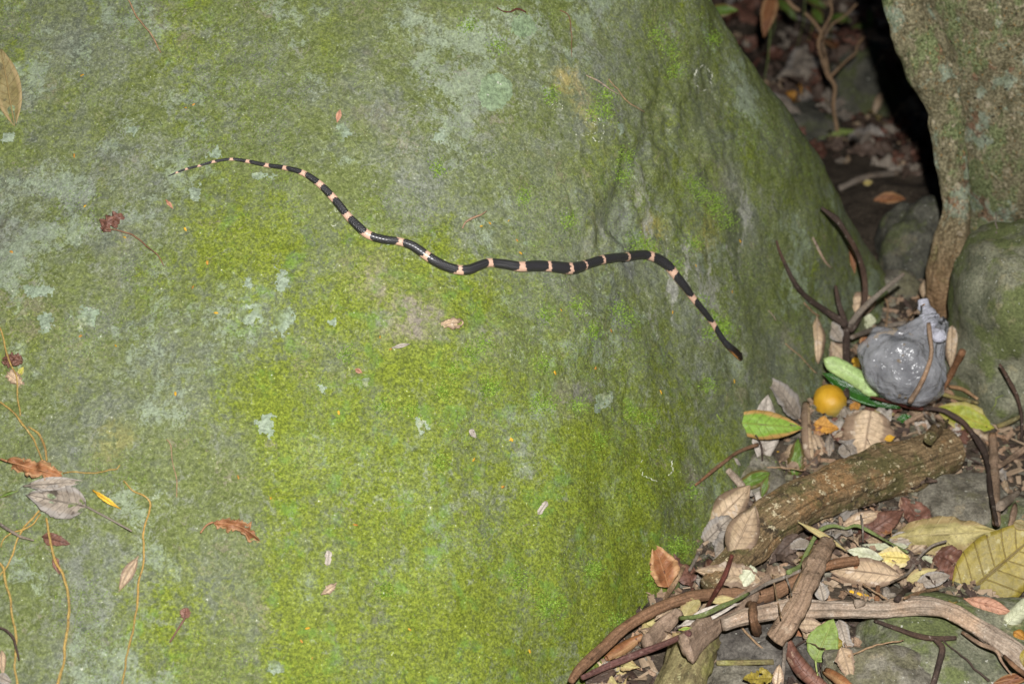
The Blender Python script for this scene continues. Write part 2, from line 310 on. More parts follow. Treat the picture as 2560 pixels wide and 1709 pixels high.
def leaf_mat(name, a, b, vein=None, edge=None, spot=None, rough=.6, spec=.3, vs=1.25, pale=None):
    """UV x = 0..1 from stalk to tip, UV y = -1..1 across."""
    g = N(name, rough, spec); uv = g.n('SeparateXYZ', 0, {0: g.tc.outputs['UV']}); sep = uv.node
    u, v = sep.outputs[0], g.m_('ABSOLUTE', sep.outputs[1]); r = g.rnd()
    w4 = g.n('VectorMath', 0, {0: g.o, 1: g.n('CombineXYZ', 0, {0: g.m_('MULTIPLY', r, 31.), 1: r, 2: r})}, operation='ADD')
    n1 = g.noise(22, 5, .62, vec=w4); n2 = g.noise(180, 5, .7, vec=w4)
    k = g.mix(g.rng(n1, .32, .68), a, b); k = g.mix(1.0, k, g.mix(g.rng(n2, .25, .75), (.72, .72, .72), (1.26, 1.26, 1.26)), 'MULTIPLY')
    if edge: k = g.mix(g.rng(g.m_('ADD', v, g.m_('MULTIPLY', n1, .9)), .98, 1.2), k, edge)
    if pale: k = g.mix(g.rng(g.noise(65, 3, .55, vec=w4), .6, .68), k, pale)
    sv = g.m_('ABSOLUTE', g.m_('SUBTRACT', g.m_('FRACT', g.m_('SUBTRACT', g.m_('MULTIPLY', u, 9.), g.m_('MULTIPLY', v, vs))), .5))
    line = g.m_('MAXIMUM', g.rng(sv, .07, .015), g.rng(v, .07, .03))
    if vein: k = g.mix(g.m_('MULTIPLY', line, .55), k, vein)
    if spot: k = g.mix(g.rng(g.noise(48, 4, .6, vec=w4), .64, .68), k, spot)
    k = g.mix(g.m_('MULTIPLY', g.rng(g.noise(34, 5, .7, vec=w4), .54, .72), .32), k, (.07, .052, .038)); k = g.mix(g.m_('MULTIPLY', g.rng(g.noise(230, 3, .6, vec=w4), .62, .70), .5), k, (.09, .06, .04))
    val = g.n('HueSaturation', 0, {'Color': k, 'Value': g.rng(r, 0, 1, .84, 1.12)}); g.col(val)
    g.bump(g.m_('ADD', g.m_('MULTIPLY', line, .8), n2), .55, .0016); return g.m
LM = {
 'tan': leaf_mat('tan_leaf', (.36, .255, .158), (.51, .385, .255), (.25, .18, .125), (.24, .165, .11), (.13, .085, .055), pale=(.46, .37, .28)),
 'pale': leaf_mat('pale_leaf', (.36, .315, .265), (.46, .41, .355), (.27, .235, .19), None, (.2, .16, .13)),
 'grey': leaf_mat('grey_brown_leaf', (.22, .182, .142), (.345, .292, .235), (.13, .108, .088), (.28, .25, .22), (.1, .08, .065)),
 'dark': leaf_mat('dark_brown_leaf', (.06, .04, .03), (.145, .1, .075), (.045, .03, .022), None, (.2, .15, .11)),
 'rust': leaf_mat('rust_leaf', (.18, .07, .03), (.31, .135, .055), (.36, .19, .095), (.38, .21, .1), (.09, .035, .02), rough=.5),
 'red': leaf_mat('red_brown_leaf', (.105, .046, .032), (.2, .098, .068), (.07, .03, .022), None, (.25, .16, .11), rough=.48),
 'crumple': leaf_mat('yellow_brown_leaf', (.27, .225, .085), (.44, .375, .165), (.48, .4, .2), (.3, .22, .1), None),
 'olive': leaf_mat('olive_leaf', (.20, .155, .024), (.29, .225, .045), (.1, .06, .022), None, (.34, .29, .12), rough=.42),
 'yellow': leaf_mat('yellow_leaf', (.47, .37, .1), (.58, .47, .17), (.4, .31, .08), (.5, .42, .22), (.3, .22, .08)),
 'gold': leaf_mat('golden_leaf', (.55, .30, .02), (.68, .41, .04), (.5, .26, .02), None, (.35, .16, .02)),
 'orange': leaf_mat('orange_leaf', (.40, .185, .03), (.52, .26, .05), (.3, .13, .02), None, (.25, .1, .02)),
 'yellowgreen': leaf_mat('yellow_green_leaf', (.32, .36, .045), (.42, .41, .07), (.5, .43, .07), (.42, .36, .12), None, rough=.45),
 'green': leaf_mat('green_yellow_leaf', (.195, .33, .042), (.26, .39, .065), (.2, .21, .05), (.42, .25, .08), (.2, .2, .08), rough=.42),
 'palegreen': leaf_mat('pale_green_leaf', (.34, .50, .165), (.43, .57, .23), (.5, .62, .3), None, None, rough=.42, spec=.4),
 'deepgreen': leaf_mat('glossy_dark_green_leaf', (.014, .065, .008), (.028, .105, .013), (.05, .14, .03), None, None, rough=.25, spec=.5),
 'darkgreen': leaf_mat('dull_green_leaf', (.06, .115, .014), (.115, .185, .028), (.16, .2, .05), (.12, .09, .03), None, rough=.4),
 'leafgreen': leaf_mat('flat_green_leaf', (.21, .29, .07), (.28, .35, .1), (.33, .36, .12), None, (.2, .19, .06), rough=.5),
 'whitish': leaf_mat('whitish_green_leaf', (.42, .43, .28), (.54, .54, .40), (.38, .39, .24), None, None),
 'pink': leaf_mat('pinkish_leaf', (.40, .2, .12), (.52, .28, .185), (.3, .13, .08), None, (.2, .09, .05)),
 'orchid': leaf_mat('olive_brown_leaf', (.19, .155, .06), (.28, .23, .11), (.24, .16, .06), (.33, .25, .12), (.14, .12, .06)),
}

# ------------------------------------------------------------------ builders
def tube(P, R, seg=9, noise=0., nscale=40, seed=0, flat=1.0, upv=None, cap=True, groove=0.):
    """Swept tube through the points P with radii R -> V, F, UV (metres). flat < 1 squashes it along upv."""
    P = np.asarray(P, float); R = np.asarray(R, float); n = len(P)
    T = np.gradient(P, axis=0); T /= np.linalg.norm(T, axis=1)[:, None] + 1e-12
    ref = nrm(upv) if upv is not None else -FW
    Nn = ref - (T @ ref)[:, None] * T; Nn /= np.linalg.norm(Nn, axis=1)[:, None] + 1e-9; B = np.cross(T, Nn)
    th = np.linspace(0, 2 * math.pi, seg, endpoint=False)
    L = np.concatenate([[0], np.cumsum(np.linalg.norm(np.diff(P, axis=0), axis=1))])
    ring = np.cos(th)[None, :, None] * Nn[:, None] * flat + np.sin(th)[None, :, None] * B[:, None]
    rr = np.repeat(R[:, None], seg, 1)
    if noise: rr = rr * (1 + noise * fbm(P[:, None] + ring * rr[..., None], nscale, 3, seed))
    if groove:
        q = np.stack([np.repeat(np.cos(th)[None], n, 0), np.repeat(np.sin(th)[None], n, 0), np.repeat(L[:, None], seg, 1) * 4.5], -1)
        rr = rr * (1 + groove * (.9 * fbm(q, 1.1, 2, seed) + .55 * fbm(q * [1, 1, .6], 4.5, 3, seed + 3) - .35 * sstep(.25, .6, fbm(q, 2.6, 3, seed + 9))))
    V = (P[:, None] + ring * rr[..., None]).reshape(-1, 3); UV = np.stack([np.repeat(th[None], n, 0) * R.mean(), np.repeat(L[:, None], seg, 1)], -1).reshape(-1, 2)
    F = [(i * seg + j, i * seg + (j + 1) % seg, (i + 1) * seg + (j + 1) % seg, (i + 1) * seg + j) for i in range(n - 1) for j in range(seg)]
    if cap:
        for i, s in ((0, -1), (n - 1, 1)):
            V = np.vstack([V, P[i] + T[i] * s * R[i] * .25]); UV = np.vstack([UV, [0, L[i]]]); k = len(V) - 1
            F += [((i * seg + (j + 1) % seg, i * seg + j, k) if s < 0 else (i * seg + j, i * seg + (j + 1) % seg, k)) for j in range(seg)]
    return V, F, UV

def path3(pts, hws, lift=0., depth=None, follow=False, step=7, trees=None):
    """Photo path -> 3D centre line resting on what lies under it, and radii."""
    hw = np.interp(np.linspace(0, 1, len(pts)), np.linspace(0, 1, len(hws)), hws)
    lf = np.interp(np.linspace(0, 1, len(pts)), np.linspace(0, 1, len(lift)), lift) if isinstance(lift, (list, tuple)) else np.full(len(pts), lift)
    S = spline(np.column_stack([np.array([p[:2] for p in pts]), hw, lf]), step)
    if follow: S[:, :2] += 3.6 * np.stack([fbm(np.column_stack([S[:, :2], np.zeros(len(S))]), .02, 3, 3), fbm(np.column_stack([S[:, :2], np.zeros(len(S))]), .02, 3, 8)], 1)
    if depth is not None:
        D = np.interp(np.linspace(0, 1, len(S)), np.linspace(0, 1, len(depth)), depth)
        for i, q in enumerate(S):                       # never inside the boulder
            h = BO[0][0].ray_cast(Vector(CAM), Vector(ray(q[0], q[1])))
            if h[0] is not None: D[i] = min(D[i], (np.array(h[0]) - CAM) @ FW - q[2] * 1.95 / FPX - .006)
        D = np.convolve(np.pad(D, 4, 'edge'), np.ones(9) / 9, 'valid') if len(D) > 12 else D
    else:
        H = np.array([hit(s[0], s[1], trees)[2] for s in S]); D = H - S[:, 2] * H / FPX * .8
        if follow:
            for _ in range(2): D = np.convolve(np.pad(D, 1, 'edge'), [.25, .5, .25], 'valid')
        else:
            t = np.linspace(0, 1, len(S)); A = np.polyfit(t, D, min(2, len(S) - 1)); lin = np.polyval(A, t)
            D = lin + np.percentile(D - lin, 12)
        D = D - S[:, 3]
    return np.array([at(s[0], s[1], d) for s, d in zip(S, D)]), S[:, 2] * D / FPX
def stick(name, label, pts, hws, mat, cat='stick', lift=0., depth=None, follow=False, seg=9, noise=.13, nscale=45, group=None, parent=None, flat=1., step=7, seed=1, trees=None, support=True, groove=.12):
    P, R = path3(pts, hws, lift, depth, follow, step, trees)
    V, F, UV = tube(P, R, seg, noise, nscale, seed + len(bpy.data.objects), flat, groove=groove)
    if support: carry(V, F)
    return obj(name, mesh(name, V, F, [mat], uv=UV), parent, label if parent is None else None, cat if parent is None else None, group)

SHAPES = {'ellip': lambda t: np.sin(math.pi * t ** .95) ** .85, 'ovate': lambda t: np.sin(math.pi * t ** .72) ** .9, 'obovate': lambda t: np.sin(math.pi * t ** 1.5) ** .8,
          'lance': lambda t: np.sin(math.pi * t ** .9) ** 1.25, 'strip': lambda t: np.clip(np.minimum(t, 1 - t) * 7, 0, 1) ** .6, 'fan': lambda t: np.clip(np.sin(math.pi * (t * .86 + .1)), 0, 1) ** .55}
def leaf_geo(L, W, shape='ellip', bend=.1, cup=.15, wave=.03, twist=0., rag=.0, seed=0, nu=24, nv=10, th=.0004, sbend=0., hole=None, tipcurl=0., rip=.02):
    t = np.linspace(0, 1, nu); v = np.linspace(-1, 1, nv + 1); tt, vv = np.meshgrid(t, v, indexing='ij')
    wd = np.maximum(SHAPES[shape](np.clip(tt, 1e-4, 1 - 1e-4)), .02) * W
    q = np.stack([tt * 3.1, np.sign(vv) * 2.3, np.full_like(tt, seed * 1.7)], -1)
    wd = wd * np.clip(1 + rag * .8 * fbm(q, 1.6, 2, seed) + (rag * .6 + .03) * fbm(q, 5.2, 4, seed + 3, .65), .06, 2); x = tt * L; y = vv * wd + sbend * L * np.sin(math.pi * tt)
    z = cup * W * vv ** 2 * np.sin(math.pi * np.clip(tt, .05, .95)) ** .5 - bend * L * ((2 * tt - 1) ** 2 - .33) + tipcurl * L * np.clip(tt - .6, 0, 1) ** 2 * 4
    z = z + (wave * 1.35) * W * 4 * vnoise(np.stack([tt * 5, vv * 2.2, np.full_like(tt, seed * 3.3)], -1), 1, seed) + wave * W * 1.6 * np.abs(vv) * np.sin(tt * 22 + seed + 2 * vv)
    z = z + wave * W * 1.1 * fbm(np.stack([tt * 11, vv * 5, np.full_like(tt, seed * 1.3)], -1), 1, 3, seed + 7)
    z = z + rip * W * np.cos((tt * 9 - np.abs(vv) * 1.25) * 2 * math.pi) * (1 - .5 * np.abs(vv)) * np.sin(math.pi * tt)
    a = twist * (tt - .5); y, z = y * np.cos(a) - z * np.sin(a), y * np.sin(a) + z * np.cos(a)
    top = np.stack([x, y, z], -1).reshape(-1, 3); n = len(top); V = np.vstack([top, top - [0, 0, th]]); UV = np.stack([tt, vv], -1).reshape(-1, 2); UV = np.vstack([UV, UV])
    id_ = np.arange(n).reshape(nu, nv + 1); F = []
    for i in range(nu - 1):
        for j in range(nv):
            if hole and (i, j) in hole: continue
            f = (id_[i, j], id_[i + 1, j], id_[i + 1, j + 1], id_[i, j + 1]); F.append(tuple(int(q_) for q_ in f)); F.append(tuple(int(q_) + n for q_ in f[::-1]))
    rim = [id_[i, 0] for i in range(nu)] + [id_[nu - 1, j] for j in range(1, nv + 1)] + [id_[i, nv] for i in range(nu - 2, -1, -1)] + [id_[0, j] for j in range(nv - 1, 0, -1)]
    for a_, b_ in zip(rim, rim[1:] + rim[:1]): F.append((int(b_), int(a_), int(a_) + n, int(b_) + n))
    mid = top.reshape(nu, nv + 1, 3)[:, nv // 2]
    return V, F, UV, mid
def frame_at(P0, x, n):
    x = nrm(x); z = nrm(n - (n @ x) * x); y = np.cross(z, x); return np.column_stack([x, y, z]), P0
def leaf(label, base, tip, hw, mat, shape='ellip', nmix=.5, N0=(0, 0, 1), lift=.0015, name='leaf', cat='leaf', petiole=None, roll=0., rib=True, group=None, seed=None, on_rock=False, pct=75, tilt=0., mats=None, **kw):
    """A leaf lying with its stalk end at base and its tip at tip (photo points), half width hw."""
    seed = seed if seed is not None else (len(bpy.data.objects) % 97)
    b, t = np.array(base[:2]), np.array(tip[:2]); m = (b + t) / 2; ax = t - b; pp = np.array([-ax[1], ax[0]]) / (np.linalg.norm(ax) + 1e-9)
    Pc, nc, dc = hit(*m); smp = [(b + ax * s_ + pp * hw * q) for s_ in (.08, .3, .5, .7, .92) for q in (-.6, 0, .6)]
    hs = [hit(*s_) for s_ in smp]
    n0 = nrm(np.mean([h[1] for h in hs], 0)) if on_rock else nrm(N0)
    nn = nrm(n0 * (1 - nmix) + nrm(CAM - Pc) * nmix)
    if tilt or roll:
        axw = nrm(RT * ax[0] - UP * ax[1]); nn = np.array(Matrix.Rotation(roll, 3, Vector(axw)) @ Vector(nn)); sd = np.cross(nn, axw); nn = np.array(Matrix.Rotation(tilt, 3, Vector(sd)) @ Vector(nn))
    dd = lambda q, P: ((P - CAM) @ nn) / (ray(*q) @ nn)
    pen = [dd(s_, Pc) - h[2] for s_, h in zip(smp, hs)]
    Pc = Pc - ray(*m) * (np.percentile(pen, pct) + lift); P0, P1 = at(*b, dd(b, Pc)), at(*t, dd(t, Pc))
    Rm, _ = frame_at(P0, P1 - P0, nn); L = np.linalg.norm(P1 - P0)
    e = proj(Pc + Rm[:, 1] * .01)[0] - proj(Pc)[0]; W = hw / (abs(e @ pp) / .01 + 1e-9)
    V, F, UV, mid = leaf_geo(L, W, shape, seed=seed, **kw); V = V @ Rm.T + P0; mid = mid @ Rm.T + P0
    carry(V, F)
    o = obj(name, mesh(name, V, F, mats or [mat], uv=UV), None, label, cat, group)
    if mats and len(mats) == 2:
        va = UV[:, 1]
        for p in o.data.polygons: p.material_index = int(np.mean([va[i] for i in p.vertices]) > 0)
    if rib:
        Vt, Ft, Ut = tube(mid[:-1] + nn * .0002, np.linspace(.0010, .0004, len(mid) - 1), 5, upv=nn); obj('midrib', mesh('midrib', Vt, Ft, [mats[0] if mats else mat], uv=Ut * 0 + [.5, 0]), o)
    if petiole:
        pts = [tuple(b)] + [tuple(p) for p in petiole]; d0 = dd(b, Pc); S = spline(pts, 4); D = []
        for s_ in S: D.append(min(dd(s_, Pc), hit(*s_)[2] - .001))
        Vt, Ft, Ut = tube(np.array([at(*s_, d) for s_, d in zip(S, D)]), np.linspace(.0012, .0009, len(S)), 6); obj('petiole', mesh('petiole', Vt, Ft, [mats[0] if mats else mat], uv=Ut * 0 + [.5, 0]), o)
    return o

def icos(sub):
    import bmesh
    bm = bmesh.new(); bmesh.ops.create_icosphere(bm, subdivisions=sub, radius=1); V = np.array([v.co[:] for v in bm.verts]); F = [tuple(v.index for v in f.verts) for f in bm.faces]; bm.free(); return V, F
IV5, IF5 = icos(5); IV3, IF3 = icos(3)
def stone(label, u, v, rx, ry, rz, mat, dz=0., rough=.12, seed=0, rot=0., sub=5, name='stone', group=None, blocky=3.0, cat='stone', depth=None):
    Pg = hit(u, v, BASE)[0] if depth is None else at(u, v, depth); Vn, F = (IV5, IF5) if sub == 5 else (IV3, IF3)
    s = (np.abs(Vn) ** blocky).sum(1) ** (-1 / blocky); V = Vn * s[:, None] * (1 + rough * fbm(Vn, 1.3, 4, seed))[:, None]
    V = V * [rx, ry, rz]; ca, sa = math.cos(rot), math.sin(rot); V = V @ np.array([[ca, sa, 0], [-sa, ca, 0], [0, 0, 1]]); V = V + .0012 * fbm(V, 90, 3, seed)[:, None] * Vn + Pg + [0, 0, dz]
    carry(V, F, True); return obj(name, mesh(name, V, F, [mat]), None, label, cat, group)

# ------------------------------------------------------------------ stones
stone('mossy rounded stone under the foot of the tree trunk', 2568, 812, .100, .12, .128, M['stone_moss'], seed=3, rough=.15, depth=1.99, blocky=2.8)
stone('flat mossy stone slab under the pale driftwood branch', 2440, 1655, .125, .085, .05, M['stone_moss'], dz=-.012, seed=8, blocky=4)
stone('light grey rough stone beside the mossy slab and curled leaf', 2205, 1725, .055, .05, .028, M['stone_grey'], dz=-.010, seed=12, blocky=5, rough=.2)
stone('grey flat stone under the end of the rotting log', 2410, 1262, .058, .05, .03, M['stone_grey'], dz=-.008, seed=15, blocky=4)
stone('small grey stone below the cut bamboo stick', 1850, 1712, .04, .035, .022, M['stone_grey'], dz=-.006, seed=18)
stone('dark lump of rubble below the stub of the driftwood', 1870, 1595, .045, .04, .03, M['stone_soil'], dz=-.012, seed=21)
stone('dark earth-caked stone beside the cut bamboo stick', 1960, 1640, .04, .03, .025, M['stone_soil'], dz=-.008, seed=25)
stone('dark flat stone in the blurred litter behind the boulder edge', 2005, 330, .075, .07, .07, M['stone_dark'], dz=-.01, seed=31, blocky=4)
stone('brownish stone behind the thin forked sapling', 2165, 260, .085, .07, .12, M['stone_dark'], dz=.01, seed=37)
stone('dark grey stone in the gap beside the tree root', 2275, 660, .055, .06, .105, M['stone_dark'], dz=.0, seed=41, blocky=2.8)
stone('low grey stone among litter behind the forked dark twig', 2235, 720, .04, .03, .03, M['stone_grey'], dz=-.005, seed=44)
stone('green grey stone beside the thin upright brown stick', 2570, 1330, .06, .06, .02, M['stone_moss'], dz=-.004, seed=48)
stone('grey stone pushed in where log and boulder meet', 1890, 1190, .035, .04, .03, M['stone_grey'], dz=-.01, seed=52)

# ------------------------------------------------------------------ tree: trunk and root strand
tr = obj('tree', None, label='tree trunk with lichen patches and a root strand', cat='tree', loc=tuple(at(2480, 640, 2.12)))
def trunk_geo():
    key = np.array([[1.06, 2.06, -.25, .34], [1.04, 2.03, .0, .32], [1.01, 2.02, .2, .315], [.885, 2.05, .45, .30], [.74, 2.09, .8, .285], [.55, 2.2, 1.5, .27], [.25, 2.4, 2.6, .24]])
    s = np.linspace(0, 1, 200) ** 1.6; kk = np.linspace(0, 1, len(key)); P = np.column_stack([np.interp(s, kk, key[:, i]) for i in range(4)])
    for _ in range(6): P[1:-1] = .25 * P[:-2] + .5 * P[1:-1] + .25 * P[2:]
    V, F, UV = tube(P[:, :3], P[:, 3], 220, 0, upv=(0, -1, 0)); n = len(P) * 220
    ax = np.repeat(P[:, :3], 220, 0); d = V[:n] - ax; r = np.linalg.norm(d, axis=1); d /= r[:, None]; th = np.tile(np.linspace(0, 2 * math.pi, 220, endpoint=False), len(P))
    h = .016 * np.sin(th * 5 + 1.1) + .010 * fbm(V[:n] * [1, 1, .35], 9, 3, 61) + .005 * fbm(V[:n] * [1, 1, .5], 40, 4, 67) + .0018 * fbm(V[:n], 150, 2, 69); V[:n] += d * h[:, None]
    return V, F, UV
V, F, UV = trunk_geo(); carry(V, F, True)
inv = np.array(tr.location)
obj('trunk', mesh('trunk', V - inv, F, [M['trunk']], uv=UV), tr)
RP = c('R1', (1330, -1250, 55), (1300, -800, 70), (1310, -400, 80), (1435, 0, 125), (1565, 300, 150), (1690, 600, 152), (1765, 870, 116), (1800, 1150, 112), (1830, 1340, 100), (1845, 1566, 100)) + c('R2', (1815, 300, 113), (1790, 480, 122), (1735, 660, 112), (1742, 800, 104), (1765, 900, 95))
RD = np.interp(np.linspace(0, 1, len(RP)), [0, .2, .5, 1], [1.84, 1.97, 2.045, 2.12])
S = spline(np.array([(p[0], p[1], p[2] * .332, d) for p, d in zip(RP, RD)]), 5)
V, F, UV = tube(np.array([at(s[0], s[1], s[3]) for s in S]), S[:, 2] * S[:, 3] / FPX * 1.06, 60, .16, 22, 71, groove=.16); carry(V, F, True)
obj('root', mesh('root', V - inv, F, [M['root']], uv=UV), tr)

# ------------------------------------------------------------------ fill litter: front of the log, and the blurred slope behind
variants = []
for i in range(16):
    L = rng.uniform(.045, .085); W = L * rng.uniform(.2, .36)
    V, F, UV, mid = leaf_geo(L, W, ['ellip', 'ovate', 'obovate', 'lance'][i % 4], bend=rng.uniform(-.12, .14), cup=rng.uniform(-.5, .7), wave=rng.uniform(.05, .16), twist=rng.uniform(-1.1, 1.1), rag=rng.uniform(.1, .5), seed=i, nu=16, nv=6, hole=[None, {(4, 1), (5, 1)}, {(9, 4), (10, 4), (10, 5)}, {(12, 0), (13, 0), (12, 1)}][i % 4])
    V[:, 0] -= L / 2; variants.append((mesh('dead_leaf', V, F, [LM['tan']], uv=UV), V, F))
def scatter_leaf(x, y, z, nn, yaw, scale, mat, label, group, solid=False):
    me, V, F = variants[rng.integers(len(variants))]
    xa = np.array([math.cos(yaw), math.sin(yaw), 0]); Rm, _ = frame_at(None, xa - (xa @ nn) * nn, nn)
    o = obj('dead_leaf', me, None, label, 'leaf', group); Mx = Matrix(Rm.tolist()).to_4x4(); Mx.translation = (x, y, z); o.matrix_world = Mx @ Matrix.Diagonal((scale,) * 3).to_4x4()
    o.material_slots[0].link = 'OBJECT'; o.material_slots[0].material = LM[mat]
    if solid: carry((V * scale) @ Rm.T + [x, y, z], F)
    return o
WORD = {'tan': 'tan', 'pale': 'pale beige', 'grey': 'grey brown', 'dark': 'dark brown', 'rust': 'rust coloured', 'red': 'reddish brown', 'olive': 'olive', 'yellow': 'yellow', 'orange': 'orange', 'crumple': 'ochre'}
P_front = ['tan'] * 8 + ['grey'] * 4 + ['dark'] * 5 + ['red'] * 3 + ['pale'] * 2 + ['rust', 'crumple', 'olive']
n_ = 0
while n_ < 165:
    x, y = rng.uniform(.08, 1.05), rng.uniform(.72, 2.0)
    if bf(np.array([x, y, .0])) < .012: continue
    (uu, vv_), _ = proj([x, y, 0])
    if uu > 2720 or vv_ > 1830: continue
    p, n = drop(x, y); nn = nrm(n * .8 + np.array([0, 0, 1]) * .6 + rng.normal(0, .22, 3))
    if p[2] > float(gz(np.array(x), np.array(y))) + .012: continue
    mt = P_front[rng.integers(len(P_front))]
    scatter_leaf(x, y, p[2] + rng.uniform(.004, .016), nn, rng.uniform(0, 6.28), rng.uniform(.4, .85), mt, f'{WORD[mt]} dead leaf half buried in the litter around the log', f'{WORD[mt]} leaves in the near litter', True); n_ += 1
P_back = ['dark'] * 8 + ['red'] * 6 + ['tan'] * 2 + ['grey'] * 3 + ['rust', 'orange', 'crumple', 'dark']
n_ = 0
while n_ < 132:
    x, y = rng.uniform(.15, 1.9), rng.uniform(1.95, 4.4)
    (uu, vv_), dz_ = proj([x, y, -.15])
    if uu < 1650 or uu > 2560 or vv_ < -150 or bf(np.array([x, y, -.05])) < .02: continue
    p, n = drop(x, y)
    if p[2] > .1: continue
    nn = nrm(n * .6 + np.array([0, -.1, .6]) + rng.normal(0, .3, 3)); mt = P_back[rng.integers(len(P_back))]
    scatter_leaf(x, y, p[2] + rng.uniform(.004, .02), nn, rng.uniform(0, 6.28), rng.uniform(.9, 1.7), mt, f'{WORD[mt]} dead leaf in the out of focus litter behind the boulder', f'{WORD[mt]} leaves on the slope behind'); n_ += 1
def back_litter():
    V = []; F = []; mi = []; nm = ['dark', 'red', 'dark', 'grey', 'tan', 'dark', 'red']; k = 0
    while k < 1120:
        x, y = (rng.uniform(.42, .8), rng.uniform(1.9, 2.45)) if k > 1000 else (rng.uniform(.2, 1.4), rng.uniform(1.9, 3.5)) if k % 4 else ((rng.uniform(.1, 2.4), rng.uniform(1.9, 5.2)) if k % 8 else (rng.uniform(.85, 2.2), rng.uniform(.4, 2.0)))
        if y < 2 and proj([x, y, 0])[0][0] < 2640: k += 1; continue
        if bf(np.array([x, y, -.05])) < .0: continue
        p, n = drop(x, y)
        if p[2] > .1: continue
        me, LV, LF = variants[rng.integers(16)]; nn = nrm(n * .8 + rng.normal(0, .25, 3)); ya = rng.uniform(0, 6.28); xa = np.array([math.cos(ya), math.sin(ya), 0]); Rm, _ = frame_at(None, xa - (xa @ nn) * nn, nn); o = len(V)
        V.extend((LV * rng.uniform(.7, 1.4) @ Rm.T + p + [0, 0, .003]).tolist()); F.extend([tuple(q + o for q in f) for f in LF]); mi.extend([int(rng.integers(7))] * len(LF)); k += 1
    me = mesh('leaf_litter', np.array(V), F, [LM[q] for q in nm], uv=np.zeros((len(V), 2)) + [.3, .5]); me.polygons.foreach_set('material_index', np.array(mi, np.int32)); obj('leaf_litter', me, label='dark rotting leaf litter covering the slope behind the boulder', cat='litter', kind='stuff')
back_litter()
# crumbs of bark, leaf and twig that nobody could count
def crumbs():
    V = []; F = []; mi = []
    base = np.array([(x, y, z) for x in (-1, 1) for y in (-1, 1) for z in (-1, 1)], float); fc = [(0, 1, 3, 2), (4, 6, 7, 5), (0, 4, 5, 1), (2, 3, 7, 6), (0, 2, 6, 4), (1, 5, 7, 3)]
    k = 0
    while k < 10500:
        if k % 6: x, y = rng.uniform(.05, 1.05), rng.uniform(.72, 1.95)
        else: x, y = rng.uniform(.3, 1.3), rng.uniform(.7, 1.9)
        if bf(np.array([x, y, .0])) < .004: continue
        z = drop(x, y, [BASE[1]])[0][2]; s = np.array([rng.uniform(.002, .012), rng.uniform(.001, .004), rng.uniform(.0006, .002)])
        R = np.array(Matrix.Rotation(rng.uniform(0, 6.28), 3, 'Z') @ Matrix.Rotation(rng.normal(0, .4), 3, 'X') @ Matrix.Rotation(rng.normal(0, .4), 3, 'Y'))
        q = base * s * (1 + rng.uniform(-.35, .35, (8, 3))); o = len(V) * 1; V.extend((q @ R.T + [x, y, z + .003]).tolist()); F.extend([tuple(a + o for a in f) for f in fc]); mi.extend([int(rng.integers(4))] * 6); k += 1
    me = mesh('litter_crumbs', np.array(V), F, [M['stickb'], M['darktwig'], LM['tan'], M['stone_grey']], smooth=False); me.polygons.foreach_set('material_index', np.array(mi, np.int32)); obj('litter_crumbs', me, label='crumbs of bark leaf and twig strewn over soil', cat='litter', kind='stuff')
crumbs()

# thin dry twigs strewn through the near litter
tvar = []
for i in range(6):
    n = 12; Lt = rng.uniform(.04, .1); P = np.column_stack([np.linspace(-Lt / 2, Lt / 2, n), np.cumsum(rng.normal(0, .0012, n)), np.cumsum(rng.normal(0, .0006, n))]); V, F, UV = tube(P, np.linspace(.0016, .0008, n) * rng.uniform(.7, 1.4), 6, .2, 120, i, upv=(0, 0, 1)); tvar.append(mesh('dry_twig', V, F, [M['tantwig']], uv=UV))
n_ = 0
while n_ < 46:
    x, y = rng.uniform(.1, .95), rng.uniform(.8, 1.95)
    if bf(np.array([x, y, .0])) < .02: continue
    p, n = drop(x, y, ALL); o = obj('dry_twig', tvar[n_ % 6], None, None, 'twig'); mt = ['tantwig', 'darktwig', 'greytwig'][n_ % 3]; wd_ = ['tan', 'dark brown', 'grey'][n_ % 3]; o['label'] = f'thin {wd_} dry twig strewn in the litter around the log'; o['group'] = f'thin {wd_} twigs in the near litter'
    o.location = p + [0, 0, .002]; o.rotation_euler = (0, rng.normal(0, .15), rng.uniform(0, 6.28)); o.material_slots[0].link = 'OBJECT'; o.material_slots[0].material = M[mt]; n_ += 1

# ------------------------------------------------------------------ the snake
SN = c('S1', (105, 378, 6), (200, 338, 11), (315, 297, 14), (465, 260, 15), (635, 213, 18), (845, 185, 19), (1040, 212, 24), (1265, 260, 27), (1480, 292, 30), (1690, 355, 37), (1885, 485, 44), (2035, 635, 48), (2120, 740, 50))
SN = [(a, b, w_ * .2129) for a, b, w_ in SN] + [(a, b, w_ * .2129) for a, b, w_ in c('S2', (49, 108, 50), (150, 215, 55), (250, 305, 55), (345, 350, 53), (480, 380, 52), (640, 400, 50), (800, 455, 57), (960, 565, 61), (1080, 645, 62), (1200, 705, 60), (1330, 740, 62), (1450, 738, 62), (1560, 695, 57), (1680, 658, 55), (1850, 672, 59), (2040, 700, 64))]
SN += [(a, b, w_ * .2554) for a, b, w_ in c('S3', (130, 345, 56), (260, 350, 57), (370, 362, 61), (480, 368, 62), (560, 350, 55), (660, 315, 48), (780, 280, 48), (900, 255, 46), (1010, 247, 47), (1130, 226, 47), (1240, 233, 48), (1340, 272, 51), (1420, 330, 51), (1475, 395, 48), (1540, 478, 46), (1600, 548, 42), (1660, 632, 37), (1730, 718, 35), (1800, 803, 33), (1870, 895, 31), (1925, 985, 31), (1975, 1062, 32), (2020, 1115, 37), (2058, 1149, 40), (2098, 1187, 42), (2132, 1222, 35), (2152, 1246, 23), (2161, 1256, 9))]
